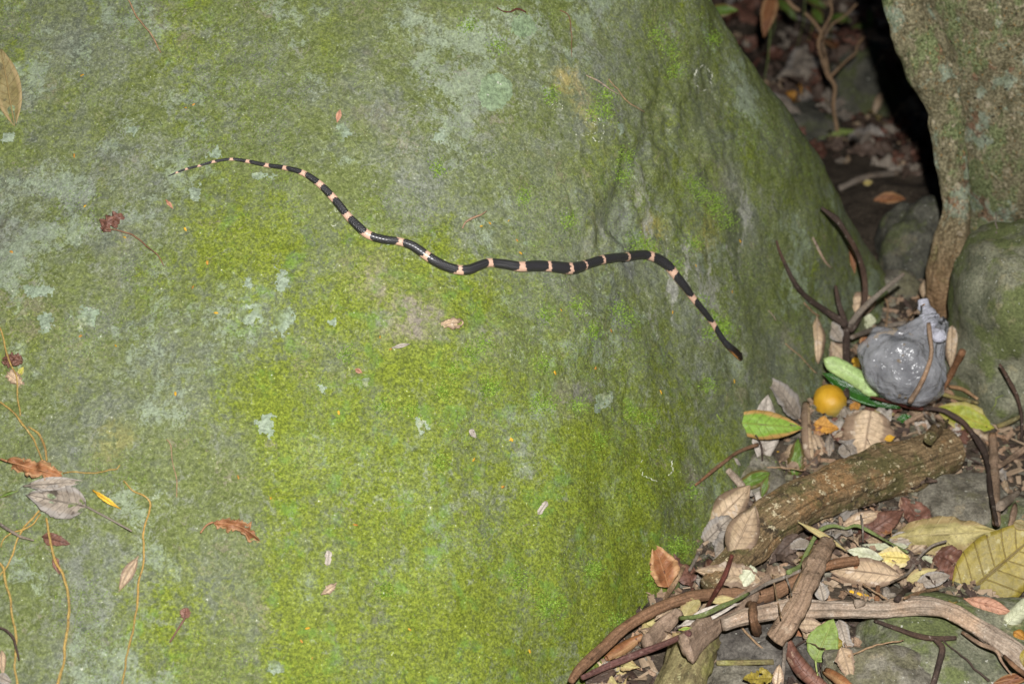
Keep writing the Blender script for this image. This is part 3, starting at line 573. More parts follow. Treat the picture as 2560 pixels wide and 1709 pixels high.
BANDS = c('S1', (200, 335, 16), (315, 297, 18), (465, 260, 19), (635, 213, 22), (845, 185, 23), (1040, 212, 26), (1265, 260, 28), (1480, 292, 28), (1690, 355, 32), (1885, 485, 34), (2035, 635, 36), (2210, 855, 42)) + c('S2', (275, 330, 40), (645, 400, 36), (965, 563, 36), (1330, 735, 36), (1685, 655, 33), (2045, 700, 38)) + c('S3', (245, 350, 22), (445, 365, 22), (600, 340, 16), (775, 280, 24), (1010, 245, 25), (1245, 230, 28), (1465, 392, 34), (1665, 638, 36), (1870, 898, 38))
def snake():
    S = spline(SN, 2.0); n = len(S); H = [hit(s[0], s[1], BO) for s in S]
    D = np.array([h[2] for h in H]); Nm = np.array([h[1] for h in H])
    ker = np.ones(25) / 25; D = np.convolve(np.pad(D, 12, 'edge'), ker, 'valid'); Nm = np.stack([np.convolve(np.pad(Nm[:, i], 20, 'edge'), np.ones(41) / 41, 'valid') for i in range(3)], 1); Nm /= np.linalg.norm(Nm, axis=1)[:, None]
    R = S[:, 2] * D / FPX * .95; P = np.array([at(s[0], s[1], d) for s, d in zip(S, D)]) + Nm * (R * .80)[:, None]
    T = np.gradient(P, axis=0); T /= np.linalg.norm(T, axis=1)[:, None]; Nm -= (T * Nm).sum(1)[:, None] * T; Nm /= np.linalg.norm(Nm, axis=1)[:, None]; B = np.cross(T, Nm)
    Lc = np.concatenate([[0], np.cumsum(np.linalg.norm(np.diff(P, axis=0), axis=1))]); seg = 30; th = np.linspace(-math.pi, math.pi, seg, endpoint=False)
    tl = (Lc[-1] - Lc); head = sstep(.034, .018, tl)                         # 1 on the head
    up = np.where(np.cos(th)[None] > 0, 1 - .22 * head[:, None], .8 - .1 * head[:, None])
    ring = (np.cos(th) * 1)[None, :, None] * up[..., None] * Nm[:, None] + np.sin(th)[None, :, None] * B[:, None]
    V = (P[:, None] + ring * R[:, None, None]).reshape(-1, 3)
    F = [(i * seg + j, i * seg + (j + 1) % seg, (i + 1) * seg + (j + 1) % seg, (i + 1) * seg + j) for i in range(n - 1) for j in range(seg)]
    V = np.vstack([V, P[0] - T[0] * R[0], P[-1] + T[-1] * R[-1] * .8]); F += [((j + 1) % seg, j, n * seg) for j in range(seg)] + [((n - 1) * seg + j, (n - 1) * seg + (j + 1) % seg, n * seg + 1) for j in range(seg)]
    ss = np.repeat(Lc[:, None], seg, 1); tt = np.repeat(th[None], n, 0); scl = .0042 * np.clip(np.repeat(R[:, None], seg, 1) / .0055, .35, 1.2)
    row = np.round(tt / (2 * math.pi) * 17); sq = (np.floor(ss / scl + .5 * (row % 2)) - .5 * (row % 2) + .5) * scl     # banding follows the scale rows
    sq = .55 * sq + .45 * ss; band = np.zeros_like(ss)
    for (u, v, w_) in BANDS:
        i = int(np.argmin((S[:, 0] - u) ** 2 + (S[:, 1] - v) ** 2)); sc_ = .2129 if u < 1295 else .2554
        hwid = w_ * sc_ * D[i] / FPX * (.74 + 1.15 * (np.abs(tt) / (math.pi / 2)) ** 2.2)
        band = np.maximum(band, sstep(.0009, -.0009, np.abs(sq - Lc[i]) - hwid))
    belly = sstep(1.65, 1.95, np.abs(tt)) * (ss > .12); band = np.maximum(band, belly)
    lip = head[:, None] * sstep(.95, 1.25, np.abs(tt)); band = np.where(head[:, None] > .3, 0, band)
    UV = np.stack([ss, tt / (2 * math.pi)], -1).reshape(-1, 2); pad = lambda a: np.concatenate([a.ravel(), [0, 0]])
    me = mesh('snake', V, F, [snake_mat()], uv=np.vstack([UV, [[0, 0], [Lc[-1], 0]]]), attrs={'band': pad(band), 'lip': np.concatenate([lip.ravel(), [0, .6]]), 'head': np.concatenate([np.repeat(head, seg), [0, 1]])})
    o = obj('snake', me, None, 'slender black snake with pale orange bands stretched over the boulder', 'snake')
    i = int(np.argmin(np.abs(tl - .0085)))
    for sg in (-1, 1):
        q = IV3 * .0014 + P[i] + Nm[i] * R[i] * .38 + B[i] * sg * R[i] * .80; g = N('snake_eye', .1, .6); g.col((.01, .008, .006)); obj('eye', mesh('eye', q, IF3, [g.m]), o)
    carry(V, F)
def snake_mat():
    g = N('snake_skin', .33, .55); sep = g.n('SeparateXYZ', 0, {0: g.tc.outputs['UV']}).node; a = g.m_('MULTIPLY', sep.outputs[0], 270.); b = g.m_('MULTIPLY', sep.outputs[1], 15.)
    tri = lambda x: g.m_('ABSOLUTE', g.m_('SUBTRACT', g.m_('FRACT', x), .5))
    e = g.m_('MAXIMUM', tri(g.m_('ADD', a, b)), tri(g.m_('SUBTRACT', a, b))); line = g.rng(e, .37, .48)
    at_ = lambda k: g.n('Attribute', 'Fac', attribute_name=k)
    blk = g.mix(line, (.007, .006, .006), (.07, .07, .078)); bd = g.mix(line, (.60, .365, .255), (.66, .48, .38)); bd = g.mix(1., bd, g.mix(g.noise(300, 4, .7), (.75, .75, .75), (1.2, 1.2, 1.2)), 'MULTIPLY')
    k = g.mix(g.rng(at_('band'), .35, .65), blk, bd); hd = g.mix(g.rng(g.noise(420, 3, .6), .52, .62), (.009, .007, .006), (.028, .014, .009)); k = g.mix(at_('head'), k, hd)
    k = g.mix(g.m_('MULTIPLY', at_('lip'), g.rng(g.noise(500, 2, .5), .35, .55)), k, (.45, .21, .06)); g.col(k); g.bump(g.m_('SUBTRACT', 1., line), .4, .0006); return g.m
snake()

# ------------------------------------------------------------------ logs, branches, sticks
lg = stick('rotting_log', 'thick rotting brown log with moss flecks lying against the boulder', [(1770, 1462), (1815, 1420), (1868, 1368), (1930, 1304), (2016, 1247), (2117, 1206), (2220, 1176), (2310, 1146), (2385, 1122)], [26, 40, 52, 60, 62, 62, 64, 64, 50], M['log'], 'log', lift=.012, seg=90, noise=.16, nscale=16, step=2.5, groove=.11)
stick('splinter', '', c('R4', (1130, 1090), (1220, 1000), (1300, 920), (1376, 846)), [14, 18, 10, 1.5], M['log'], parent=lg, lift=.004, seg=14, noise=.25)
stick('mossy_block', 'mossy end of a rotten log under the bark strip', c('R5', (845, 1680), (880, 1560), (940, 1400), (1010, 1270), (1090, 1160)), [62, 60, 56, 50, 40], M['mossy_wood'], 'log', lift=-.02, seg=50, noise=.18, nscale=22, step=4, groove=.25)
stick('arched_branch', 'smooth brown arched branch with a broken pale end', c('R5', (78, 1548), (150, 1450), (300, 1315), (470, 1160), (700, 1020), (930, 935), (1150, 902), (1420, 908)) + c('R6', (350, 925), (480, 885), (620, 805), (760, 725), (900, 680), (1085, 650)), [9, 13, 15, 15.5, 15, 15, 15, 15, 16, 17, 15, 14, 13, 13], M['brown'], 'branch', lift=.012, seg=28, noise=.09, step=4, groove=.1)
dw = stick('driftwood_branch', 'long pale driftwood branch lying across the bottom litter', c('R6', (85, 1130), (300, 1065), (580, 1020), (900, 1012), (1245, 1018)) + c('R7', (250, 1005), (420, 990), (560, 1005), (700, 1065), (900, 1185), (1080, 1310), (1230, 1450)), [18, 23, 24, 24, 25, 26, 28, 26, 25, 25, 24, 24], M['drift'], 'branch', lift=[.034, .026, .018, .012, .008, .006, .005, .004, .004, .004, .004, .004], seg=44, noise=.15, nscale=25, step=4, groove=.2)
stick('knot', '', c('R6', (1060, 975), (1120, 965)), [10, 9], M['drift'], parent=dw, lift=.001, seg=12, noise=.2)
stick('broken_stick', 'short thick broken stick leaning over the pale driftwood', c('R6', (470, 1245), (560, 1120), (640, 980), (710, 810), (790, 640), (860, 530)), [22, 25, 25, 24, 24, 20], M['stickb'], 'stick', lift=.008, seg=40, noise=.16, step=3, groove=.24)
stick('bark_strip', 'flattened tan strip of rolled bark with a ragged end', c('R5', (930, 1300), (1060, 1180), (1220, 1060), (1400, 925)) + c('R6', (330, 850), (430, 770)), [34, 30, 25, 20, 13, 8], M['bark'], 'bark', lift=.004, seg=32, noise=.14, flat=.45, step=4, groove=.2)
stick('rolled_bark', 'tan rolled bark piece below the arched branch', c('R5', (640, 1260), (760, 1150), (880, 1030)), [20, 22, 14], M['bark'], 'bark', lift=-.002, seg=14, noise=.15, flat=.6)
stick('maroon_stem', 'straight maroon stem lying below the arched branch', c('R5', (165, 1520), (340, 1440), (560, 1350), (760, 1275), (960, 1190)), [7, 8.5, 9, 8, 7], M['maroon'], 'stem', lift=.004, seg=12, noise=.06)
stick('charred_chip', 'charred flaky bark chip under the maroon stem', c('R5', (200, 1560), (320, 1510), (400, 1470)), [16, 20, 10], M['darktwig'], 'bark', seg=12, noise=.25, flat=.5, lift=-.004)
stick('flat_strip', 'thin flat tan strip leaning on the boulder below rust leaf', c('R5', (770, 950), (845, 820), (920, 690)), [7, 9, 5], M['tantwig'], 'strip', flat=.35, lift=.002)
stick('grey_stick', 'short grey stick tilted beside the folded tan leaf', c('R5', (960, 725), (1010, 630), (1052, 535)), [4, 4.5, 3.5], M['greytwig'], lift=.004)
stick('dark_stub', 'short brown broken stub hanging over the driftwood', c('R6', (262, 985), (300, 985), (305, 1075), (335, 1190)), [6, 11, 10, 8], M['brown'], lift=.008, seg=20, noise=.3, step=3, groove=.3)
stick('bamboo_stick', 'olive cut bamboo stick lying on dark soil', c('R6', (35, 1412), (240, 1410), (455, 1404)), [7, 7.5, 7], M['mossy_wood'], lift=.0, seg=12, noise=.05)
stick('dry_stalk', 'upright flat grey stem standing in the bottom litter', c('R6', (545, 1255), (533, 1400), (515, 1590)), [6, 5.5, 6], M['greytwig'], 'stem', lift=.004, flat=.6)
stick('propped_twig', 'grey brown thin twig propped against curled red-brown leaf', c('R6', (560, 1335), (650, 1270), (760, 1200)), [2.5, 3, 2], M['darktwig'], 'twig', lift=.005)
ft = stick('forked_twig', 'dark forked twig on the mossy slab', c('R7', (85, 1100), (250, 1160), (390, 1208), (520, 1230), (680, 1226)), [5, 7, 7.5, 7, 6], M['darktwig'], 'twig', lift=.001, seg=10)
stick('side_branch', '', c('R7', (520, 1235), (580, 1300), (555, 1420), (510, 1580)), [5, 8, 8, 8], M['darktwig'], parent=ft, lift=.001)
stick('root_twig', 'thin brown twig at the edge of the mossy slab', c('R7', (730, 1185), (850, 1265), (980, 1320), (1020, 1400), (1100, 1510)), [5, 6, 5, 3, 2], M['stickb'], 'twig', lift=.001)
stick('straight_twig', 'straight dark twig below the lower end of driftwood', c('R7', (1040, 1360), (1120, 1440), (1210, 1510)), [4, 6, 7], M['brown'], 'twig', lift=.001)
stick('upright_stick', 'upright reddish brown stick standing on the grey stone', c('R4', (1930, 1050), (1945, 1290), (1950, 1490)) + c('R7', (985, 380),), [9, 12, 12, 9], M['stickb'], lift=.008, seg=12)
stick('root_fibre', 'rust coloured fibrous root beside the olive leaf stalk', c('R7', (300, 932), (450, 882), (600, 852), (720, 800), (830, 715)), [4, 5, 4, 3, 2], M['tantwig'], 'root', lift=.004, noise=.3)
stick('snag', 'short dark snag at the end of the grey curved twig', c('R7', (245, 940), (300, 890), (355, 845)), [9, 9, 5], M['darktwig'], 'stick', lift=.002)
stick('peg', 'short brown peg standing behind the driftwood', c('R7', (95, 945), (100, 890), (103, 842)), [6.5, 6, 6], M['brown'], 'stick', lift=.008)
stick('side_stick', 'brown stick with peeled orange edge beside upright stick', c('R4', (2010, 1445), (2160, 1345), (2350, 1210)), [6, 7.5, 8], M['stickb'], lift=.008)
stick('bent_twig', 'thin dark bent twig in front of the rounded mossy stone', c('R4', (2020, 155), (2100, 290), (2180, 440), (2250, 600), (2300, 850), (2290, 1180)), [3.5, 5, 6, 4.5, 4, 3], M['darktwig'], 'twig', lift=[.03, .025, .02, .016, .01, .003])
stick('splinter_stick', 'broken pale wooden splinter beside the olive leaf', c('R7', (1085, 400), (1110, 300), (1120, 235)), [7, 8, 4], M['stickb'], 'splinter', lift=.004)
stick('pale_stick', 'pale stick end poking out of the right hand litter', c('R7', (1000, 255), (1080, 200), (1150, 140)), [12, 12, 6], M['drift'], lift=.002)
stick('back_twig', 'horizontal brown twig passing behind the plastic bag', c('R2', (1050, 1092), (1200, 1040), (1420, 990), (1640, 985), (1840, 985)), [6, 7, 7, 5, 5], M['greytwig'], 'twig', lift=.012)
stick('slanted_root', 'rusty brown root slanting beside the plastic bag', c('R2', (1885, 1200), (1830, 1310), (1760, 1440), (1690, 1560)), [9, 8, 7, 6], M['brown'], 'root', lift=.006)
for i, (pp, lb) in enumerate(((c('R4', (1060, 760), (1150, 870), (1250, 930)), 'pale grey thin stick lying under the crossing red twig'), (c('R4', (1090, 760), (1200, 830), (1310, 890)), 'brown thin stick lying beside the yellow green leaf'), (c('R4', (820, 900), (930, 840), (1050, 785)), 'pinkish tan stick lying behind the broad tan leaf'), (c('R4', (1990, 940), (2140, 880), (2300, 800)), 'dull green grey stick near the yellow leaf stalk'),
                            (c('R6', (0, 1030), (180, 958), (400, 828), (560, 768), (700, 705)), 'long thin grey twig crossing the arched branch'), (c('R6', (450, 760), (480, 930), (515, 1075)), 'hair thin brown twig crossing the driftwood'), (c('R6', (550, 775), (575, 850), (592, 910)), 'thin forked grey splinter above the driftwood'), (c('R6', (665, 750), (640, 810), (612, 880)), 'thin tan splinter beside the broken stick'),
                            (c('R4', (1380, 430), (1560, 470), (1740, 590)), 'fibrous pale root strand behind the yellow green leaf'), (c('R4', (1160, 480), (1400, 560), (1740, 640)), 'mossy fibrous strand lying beside the plastic bag'), (c('R4', (1900, 760), (1970, 650), (1975, 580), (2070, 545)), 'thin yellow green curved stem under the mossy stone'))):
    stick('thin_twig', lb, pp, [[3.5, 4.5, 3], [3, 4, 3], [6, 7, 6], [6, 7, 4], [3.5, 5, 3.5], [2.2, 2.6, 2], [3, 2.5, 1.6], [3, 2, 1.5], [4, 5, 4], [5, 6, 4], [1.5, 2.2, 1.2]][i], [M['greytwig'], M['stickb'], M['stickb'], M['mossy_wood'], M['greytwig'], M['tantwig'], M['greytwig'], M['tantwig'], M['tantwig'], M['mossy_wood'], M['greentwig']][i], 'twig', lift=.003)

# ------------------------------------------------------------------ plastic bag, fruit
BC = at(2262, 914, 1.93)
def bag():
    g = N('grey_plastic', .2, .6); n1 = g.noise(30, 4, .6)
    k = g.mix(g.rng(n1, .35, .65), (.30, .305, .33), (.46, .465, .49)); k = g.mix(g.rng(g.noise(55, 4, .6), .64, .7), k, (.36, .25, .12)); g.col(k)
    g.bump(g.m_('ADD', g.m_('MULTIPLY', g.m_('ABSOLUTE', g.m_('SUBTRACT', g.noise(60, 2, .5, dist=1.), .5)), .8), g.m_('MULTIPLY', g.m_('ABSOLUTE', g.m_('SUBTRACT', g.noise(22, 2, .45, dist=1.5), .5)), 1.5)), .6, .010)
    mx = g.n('MixShader', 0, {0: .46, 1: g.n('BsdfTransparent', 0, {0: (.9, .9, .93)}), 2: g.b.outputs[0]}); g.t.links.new(mx, g.t.nodes['Material Output'].inputs[0]); g.b.inputs['Coat Weight'].default_value = .35; g.b.inputs['Coat Roughness'].default_value = .12
    kn = at(2326, 826, 1.925); ax = nrm(kn - BC); V = IV5.copy(); ca = V @ ax; X = nrm(np.cross(ax, FW)); Y = np.cross(ax, X); az = np.arctan2(V @ Y, V @ X)
    q = np.stack([np.cos(az) * 1.2, np.sin(az) * 1.2, ca * .5], -1)
    pleat = fbm(q, 2.6, 3, 5) * (.05 + .14 * sstep(-.3, .95, ca)) + .075 * fbm(V, 1.5, 2, 9) - .06 * np.abs(vnoise(V, 2.2, 4)) - .05 * np.abs(np.sin(az * 4.5 + 2.5 * vnoise(V, 1.5, 8))) * sstep(-.6, .6, ca)
    rad = 1 + pleat; along = ca * rad; per = np.sqrt(np.clip(1 - ca ** 2, 0, 1)) * rad * (1 - .42 * sstep(.35, .97, ca)); along = along + .62 * sstep(.62, 1, ca)
    rr = np.array([.052, .047]); W = BC + ax * (along * .050)[:, None] + (X * (np.cos(az) * per * .066)[:, None] + Y * (np.sin(az) * per * .044)[:, None])
    gnd = hit(2246, 950, BASE)[0][2]
    W[:, 2] = np.maximum(W[:, 2], gnd + .002); carry(W, IF5)
    o = obj('plastic_bag', mesh('plastic_bag', W, IF5, [g.m]), None, 'knotted translucent grey plastic bag beside the tree root', 'bag')
    # inside lump of rubbish seen through the film
    g3 = N('bag_filling', .9, .1); g3.col(g3.mix(g3.rng(g3.noise(45, 5, .7), .42, .6), (.05, .047, .045), (.22, .215, .21))); obj('filling', mesh('filling', BC + (W - BC) * (.80 + .1 * fbm(IV5, 2.5, 3, 33))[:, None] - np.array([0, 0, .0]), IF5, [g3.m]), o)
    for nm, pts, hw in (('neck', [(2316, 838, 1.918), (2326, 822, 1.915), (2330, 808, 1.915)], [15, 11, 13]), ('handle', [(2328, 815, 1.915), (2322, 790, 1.93), (2312, 768, 1.945), (2306, 750, 1.95)], [13, 21, 18, 15]), ('handle', [(2330, 828, 1.91), (2345, 838, 1.90), (2362, 836, 1.90)], [12, 17, 12])):
        S = spline(np.array([(p[0], p[1], p[2], h) for p, h in zip(pts, hw)]), 2.5); Vt, Ft, Ut = tube(np.array([at(s[0], s[1], s[2]) for s in S]), S[:, 3] * S[:, 2] / FPX, 26, .28, 85, 91, .55)
        g2 = M.setdefault('film', None)
        if g2 is None:
            q2 = N('crumpled_film', .22, .5); q2.col(q2.mix(q2.noise(80, 4), (.36, .36, .42), (.58, .58, .66))); q2.bump(q2.noise(110, 4, .6, dist=1.5), .8, .006); g2 = M['film'] = q2.m
        obj(nm, mesh(nm, Vt, Ft, [g2], uv=Ut), o); carry(Vt, Ft)

# ------------------------------------------------------------------ leaves one can tell apart
G = (0, -.15, 1)
def L(label, k, b, t, hw, mat, shape='ellip', pet=None, **kw):
    s = CR[k][2]; return leaf(label, c(k, b)[0], c(k, t)[0], hw * s, LM[mat] if isinstance(mat, str) else None, shape, petiole=c(k, *pet) if pet else None, **{'N0': G, **kw}, **({} if isinstance(mat, str) else {'mats': [LM[q] for q in mat]}))
# behind and around the forked dark twig
L('broad tan dead leaf behind the upright fork of dark twig', 'R2', (1240, 830), (990, 840), 90, 'tan', 'ellip', bend=-.1, cup=-.3, nmix=.7)
L('tan dead leaf standing curved at the foot of the boulder', 'R2', (790, 930), (800, 1290), 62, 'tan', 'ellip', cup=-.9, nmix=.8, rag=.08)
L('small greyish leaf behind the dark twig trunk', 'R2', (870, 985), (985, 1130), 70, 'grey', 'ovate', nmix=.75, rag=.15)
L('tan leaf below the dark twig trunk', 'R2', (870, 1110), (1010, 1280), 70, 'tan', 'obovate', nmix=.7, rag=.15)
L('olive leaf with insect holes behind the twig fork', 'R2', (1120, 960), (1240, 970), 60, 'whitish', 'ovate', nmix=.75, rag=.2, hole={(7, 3), (8, 3), (8, 4), (14, 7)})
L('tan leaf propped between bag and mossy stone', 'R2', (1810, 1000), (1800, 1330), 62, 'tan', 'ovate', nmix=.8, cup=-.5)
L('dead leaf standing at the foot of tree root', 'R2', (1600, 660), (1590, 800), 36, 'tan', 'ellip', nmix=.85, cup=-.6)
L('yellow leaf tucked behind the plastic bag', 'R2', (1200, 1120), (1400, 1030), 42, 'gold', 'ellip', nmix=.8, lift=.004)
L('golden scrap of leaf between dark twig and bag', 'R2', (1075, 1240), (1110, 1370), 28, 'gold', 'strip', nmix=.7, rag=.3)
L('orange brown leaf beneath the fork near the bag', 'R2', (1170, 1090), (1130, 1190), 45, 'rust', 'ovate', nmix=.7)
L('bronze curled leaf on the lower edge of boulder', 'R2', (1030, 400), (1080, 620), 26, 'rust', 'lance', nmix=.8, on_rock=True)
bag()
tw = stick('dark_twig', 'dark forked dead twig standing in front of the boulder foot', c('R2', (1008, 1540), (1012, 1440), (1015, 1280), (1010, 1080), (1012, 985)), [10, 10, 10, 11, 10], M['darktwig'], 'twig', lift=.012, seg=12)
tz = hit(*c('R2', (1012, 1060))[0])[2]
for pts, hw, dp in ((c('R2', (1012, 1000), (940, 950), (850, 890), (700, 780), (620, 680), (560, 560), (510, 450), (485, 365)), [9, 9, 8, 7.5, 7, 5.5, 4, 3], [0, -.01, -.015, -.02, -.02, -.01, .0, .01]),
                    (c('R2', (1030, 1040), (1080, 980), (1125, 900), (1152, 800), (1148, 640), (1100, 470), (1010, 310), (930, 200), (825, 118)), [10, 10, 8, 7, 6.5, 6.5, 7, 8, 4], [0, .01, .02, .02, .015, 0, -.015, -.02, -.03]),
                    (c('R2', (1005, 990), (985, 930), (958, 850), (928, 705)), [8, 7, 6, 4], [0, -.01, -.015, -.02]),
                    (c('R2', (1030, 1010), (1130, 885), (1250, 772), (1350, 690), (1446, 614)), [8, 8, 6.5, 6, 5], [0, -.02, -.03, -.035, -.04])):
    stick('side_branch', '', pts, hw, M['darktwig'] if hw[0] != 8 or len(pts) == 4 else M['greytwig'], parent=tw, depth=[tz + q for q in dp], seg=10)
stick('bag_twig', 'thin brown twig lying across the plastic bag', c('R2', (1632, 990), (1645, 1100), (1655, 1200), (1630, 1310), (1570, 1450), (1490, 1580)), [6, 6, 6, 5.5, 6, 7], M['stickb'], 'twig', lift=.002)
stick('hooked_twig', 'hair thin orange twig hooked over the bag handle', c('R2', (1600, 845), (1510, 905), (1460, 1000)), [2, 2.2, 1.6], M['tantwig'], 'twig', lift=.004)
stick('fibre', 'thin pale fibre sticking up behind the dark twig fork', c('R2', (1300, 790), (1325, 860), (1310, 1010)), [2.5, 2, 2.5], M['tantwig'], 'fibre', lift=.01)
# middle group on and beside the boulder
L('pale beige leaf lying on the boulder under the green leaf', 'R3', (960, 1315), (1030, 500), 165, 'pale', 'ellip', on_rock=True, nmix=.3, wave=.02, cup=.1, bend=.0)
L('grey brown leaf slanting down the boulder beside the yellow fruit', 'R3', (1420, 780), (982, 262), 120, 'grey', 'ovate', on_rock=True, nmix=.35, rag=.1, cup=.3)
L('orange leaf scrap below the yellow fruit', 'R3', (1570, 850), (1870, 900), 90, 'orange', 'ovate', nmix=.7, rag=.25)
L('orange leaf standing behind the fruit', 'R3', (2020, 720), (2090, 540), 60, 'orange', 'ellip', nmix=.8)
L('pale tan leaf below the yellow fruit', 'R3', (1560, 960), (1680, 1240), 80, 'tan', 'ovate', nmix=.7, rag=.15)
L('shiny brown leaf curl between log and fruit', 'R3', (1760, 950), (1750, 1270), 62, 'grey', 'ellip', nmix=.7, cup=-.8)
L('grey leaf scrap wedged behind the log', 'R3', (1860, 1170), (2080, 1120), 90, 'grey', 'ovate', nmix=.7, rag=.2)
L('pink tan leaf curl beside the broad tan leaf', 'R3', (1810, 1000), (1960, 920), 45, 'tan', 'ellip', nmix=.75, cup=-.6)
L('dull green folded leaf wedged beside rolled brown leaf', 'R3', (1345, 1480), (1390, 1000), 105, 'darkgreen', 'ovate', nmix=.85, cup=-.4, rag=.15, lift=.004)
L('dull green leaf hanging from a thin dark twig', 'R6', (430, 0), (130, 140), 62, 'darkgreen', 'ovate', nmix=.85, cup=-.3, wave=.06, lift=.008)
L('small dark green leaf end behind the folded tan leaf', 'R6', (415, 30), (365, 195), 34, 'darkgreen', 'lance', nmix=.85, lift=.006)
L('broad tan dead leaf with folded ribs behind the log', 'R4', (390, 740), (300, 1300), 330, 'tan', 'fan', nmix=.8, rag=.12, wave=.025, cup=-.35, bend=.08, lift=.004)
L('dark green leaf scrap under the crossing twigs', 'R4', (720, 850), (920, 830), 60, 'deepgreen', 'ellip', nmix=.7)
L('orange leaf tip peeking from under the broad tan leaf', 'R4', (690, 1070), (550, 1110), 45, 'gold', 'lance', nmix=.7)
L('green leaf with yellowed tip lying on the boulder foot', 'R3', (520, 812), (1450, 890), 172, 'green', 'ellip', pet=[(470, 790), (430, 730)], on_rock=True, nmix=.6, cup=-.25, bend=.03, wave=.02, lift=.006, hole={(19, 6), (20, 6)})
# rolled leaf: a scroll
def scroll(label, pts, hw, mat, turns=1.6, lift=.0):
    P, R = path3(pts, hw, lift); T = np.gradient(P, axis=0); T /= np.linalg.norm(T, axis=1)[:, None]; Nn = -FW - (T @ -FW)[:, None] * T; Nn /= np.linalg.norm(Nn, axis=1)[:, None]; B = np.cross(T, Nn); m = 34
    a = np.linspace(0, turns * 2 * math.pi, m); rr = np.linspace(1, .62, m); V = (P[:, None] + (np.cos(a)[None, :, None] * Nn[:, None] + np.sin(a)[None, :, None] * B[:, None]) * (R[:, None] * rr[None] * (1 + .06 * fbm(P, 60, 2, 3))[:, None])[..., None]).reshape(-1, 3); n = len(P)
    F = [(i * m + j, i * m + j + 1, (i + 1) * m + j + 1, (i + 1) * m + j) for i in range(n - 1) for j in range(m - 1)]; UV = np.stack(np.meshgrid(np.linspace(0, 1, n), np.linspace(-1, 1, m), indexing='ij'), -1).reshape(-1, 2)
    carry(V, F); o = obj('rolled_leaf', mesh('rolled_leaf', V, F, [LM[mat]], uv=UV), None, label, 'leaf'); md = o.modifiers.new('thickness', 'SOLIDIFY'); md.thickness = .0004; return o
scroll('tan dead leaf rolled into a tube beside the fruit', c('R3', (1478, 615), (1480, 780), (1490, 980), (1515, 1180), (1545, 1260)), [11, 14, 16, 15, 8], 'tan', lift=.004)
scroll('red brown leaf rolled up below the driftwood', c('R6', (565, 1250), (600, 1350), (670, 1450), (760, 1540), (860, 1620)), [12, 21, 24, 22, 16], 'red', 1.3)
scroll('rust coloured leaf curl in the bottom litter', c('R6', (850, 1470), (930, 1520), (1030, 1600)), [12, 17, 14], 'rust', 1.2)
scroll('rust brown curled leaf below the arched branch', c('R5', (345, 1375), (430, 1320), (520, 1265), (615, 1205)), [9, 17, 16, 8], 'rust', 1.2)
# fruit
def fruit():
    u, v = c('R3', (1768, 592))[0]; d = hit(u, v)[2] - .022; Cn = at(u, v, d); r = 195 * .2129 * d / FPX; V = IV5.copy()
    ax = nrm(RT * .55 - UP * .9 - FW * .25); ca = V @ ax; V = V * (1 - .14 * sstep(.2, 1, ca) + .045 * fbm(IV5, 1.2, 3, 4))[:, None] + np.outer(sstep(.2, 1, ca) * .06, ax); V = V + np.outer((V @ ax) * .10, ax); W = Cn + V * r
    g = N('yellow_fruit_skin', .5, .35); n1 = g.noise(30, 4, .6); k = g.mix(g.rng(n1, .3, .7), (.46, .23, .010), (.58, .33, .024)); base = tuple(float(q) for q in Cn + ax * r * 1.05)
    k = g.mix(g.m_('MULTIPLY', g.near(base, .008, .036), .9), k, (.33, .28, .08)); k = g.mix(g.m_('MULTIPLY', g.rng(g.noise(55, 5, .7), .55, .7), .6), k, (.30, .14, .02)); k = g.mix(g.rng(g.noise(90, 3), .66, .7), k, (.42, .2, .03)); g.col(k); g.bump(g.noise(260, 3, .6), .35, .0012)
    carry(W, IF5); o = obj('fruit', mesh('fruit', W, IF5, [g.m]), None, 'round yellow orange fruit at the foot of the boulder', 'fruit')
    s = nrm(RT * .9 - UP * .05 - FW * .42); Vt, Ft, Ut = tube([Cn + s * r * .95, Cn + s * r * 1.02, Cn + s * r * 1.08], [.0022, .0018, .0012], 8); obj('stalk_scar', mesh('stalk_scar', Vt, Ft, [M['darktwig']], uv=Ut), o)
fruit()
L('glossy dark green leaf blade in front of the bag', 'R4', (-220, 260), (770, 710), 125, 'deepgreen', 'ellip', nmix=.75, cup=.35, lift=.003, bend=.02, sbend=-.03)
L('long folded leaf showing its pale green underside beside the bag', 'R3', (2345, 500), (1690, 75), 100, 'palegreen', 'strip', nmix=.85, cup=-.5, bend=.02, lift=.012, wave=.02, sbend=-.03)
stick('crossing_twig', 'dark red twig arching over the yellow green leaf', c('R4', (390, 565), (620, 620), (880, 680), (1050, 712)), [2.5, 5, 6, 5], M['redtwig'], 'twig', lift=.006)
L('yellow green leaf with long stalk behind the log end', 'R4', (1995, 975), (1215, 700), 190, 'yellowgreen', 'ellip', pet=[(2090, 1010), (2180, 1065)], nmix=.75, cup=.12, wave=.03, lift=.003)
stick('dark_curved_twig', 'dark curved twig lying over the yellow green leaf', c('R4', (1040, 705), (1280, 730), (1420, 800), (1560, 890), (1660, 1010), (1740, 1110), (1830, 1280), (1880, 1500)) + c('R7', (935, 120), (985, 385)), [4, 6, 7, 7, 6.5, 9, 8, 6, 6, 5], M['darktwig'], 'twig', lift=.005)
stick('brown_twig', 'brown knobbly twig lying on the boulder below the pale leaf', c('R3', (180, 1560), (450, 1340), (520, 1290), (650, 1190), (800, 1120), (912, 1085)), [2.5, 4.5, 4, 4, 4.5, 5], M['brown'], 'twig', lift=.004)
stick('short_dark_twig', 'short dark twig across the pale beige leaf', c('R3', (968, 1270), (962, 1130), (930, 1040), (890, 975)), [2.4, 2.8, 2.6, 2], M['darktwig'], 'twig', lift=.004)
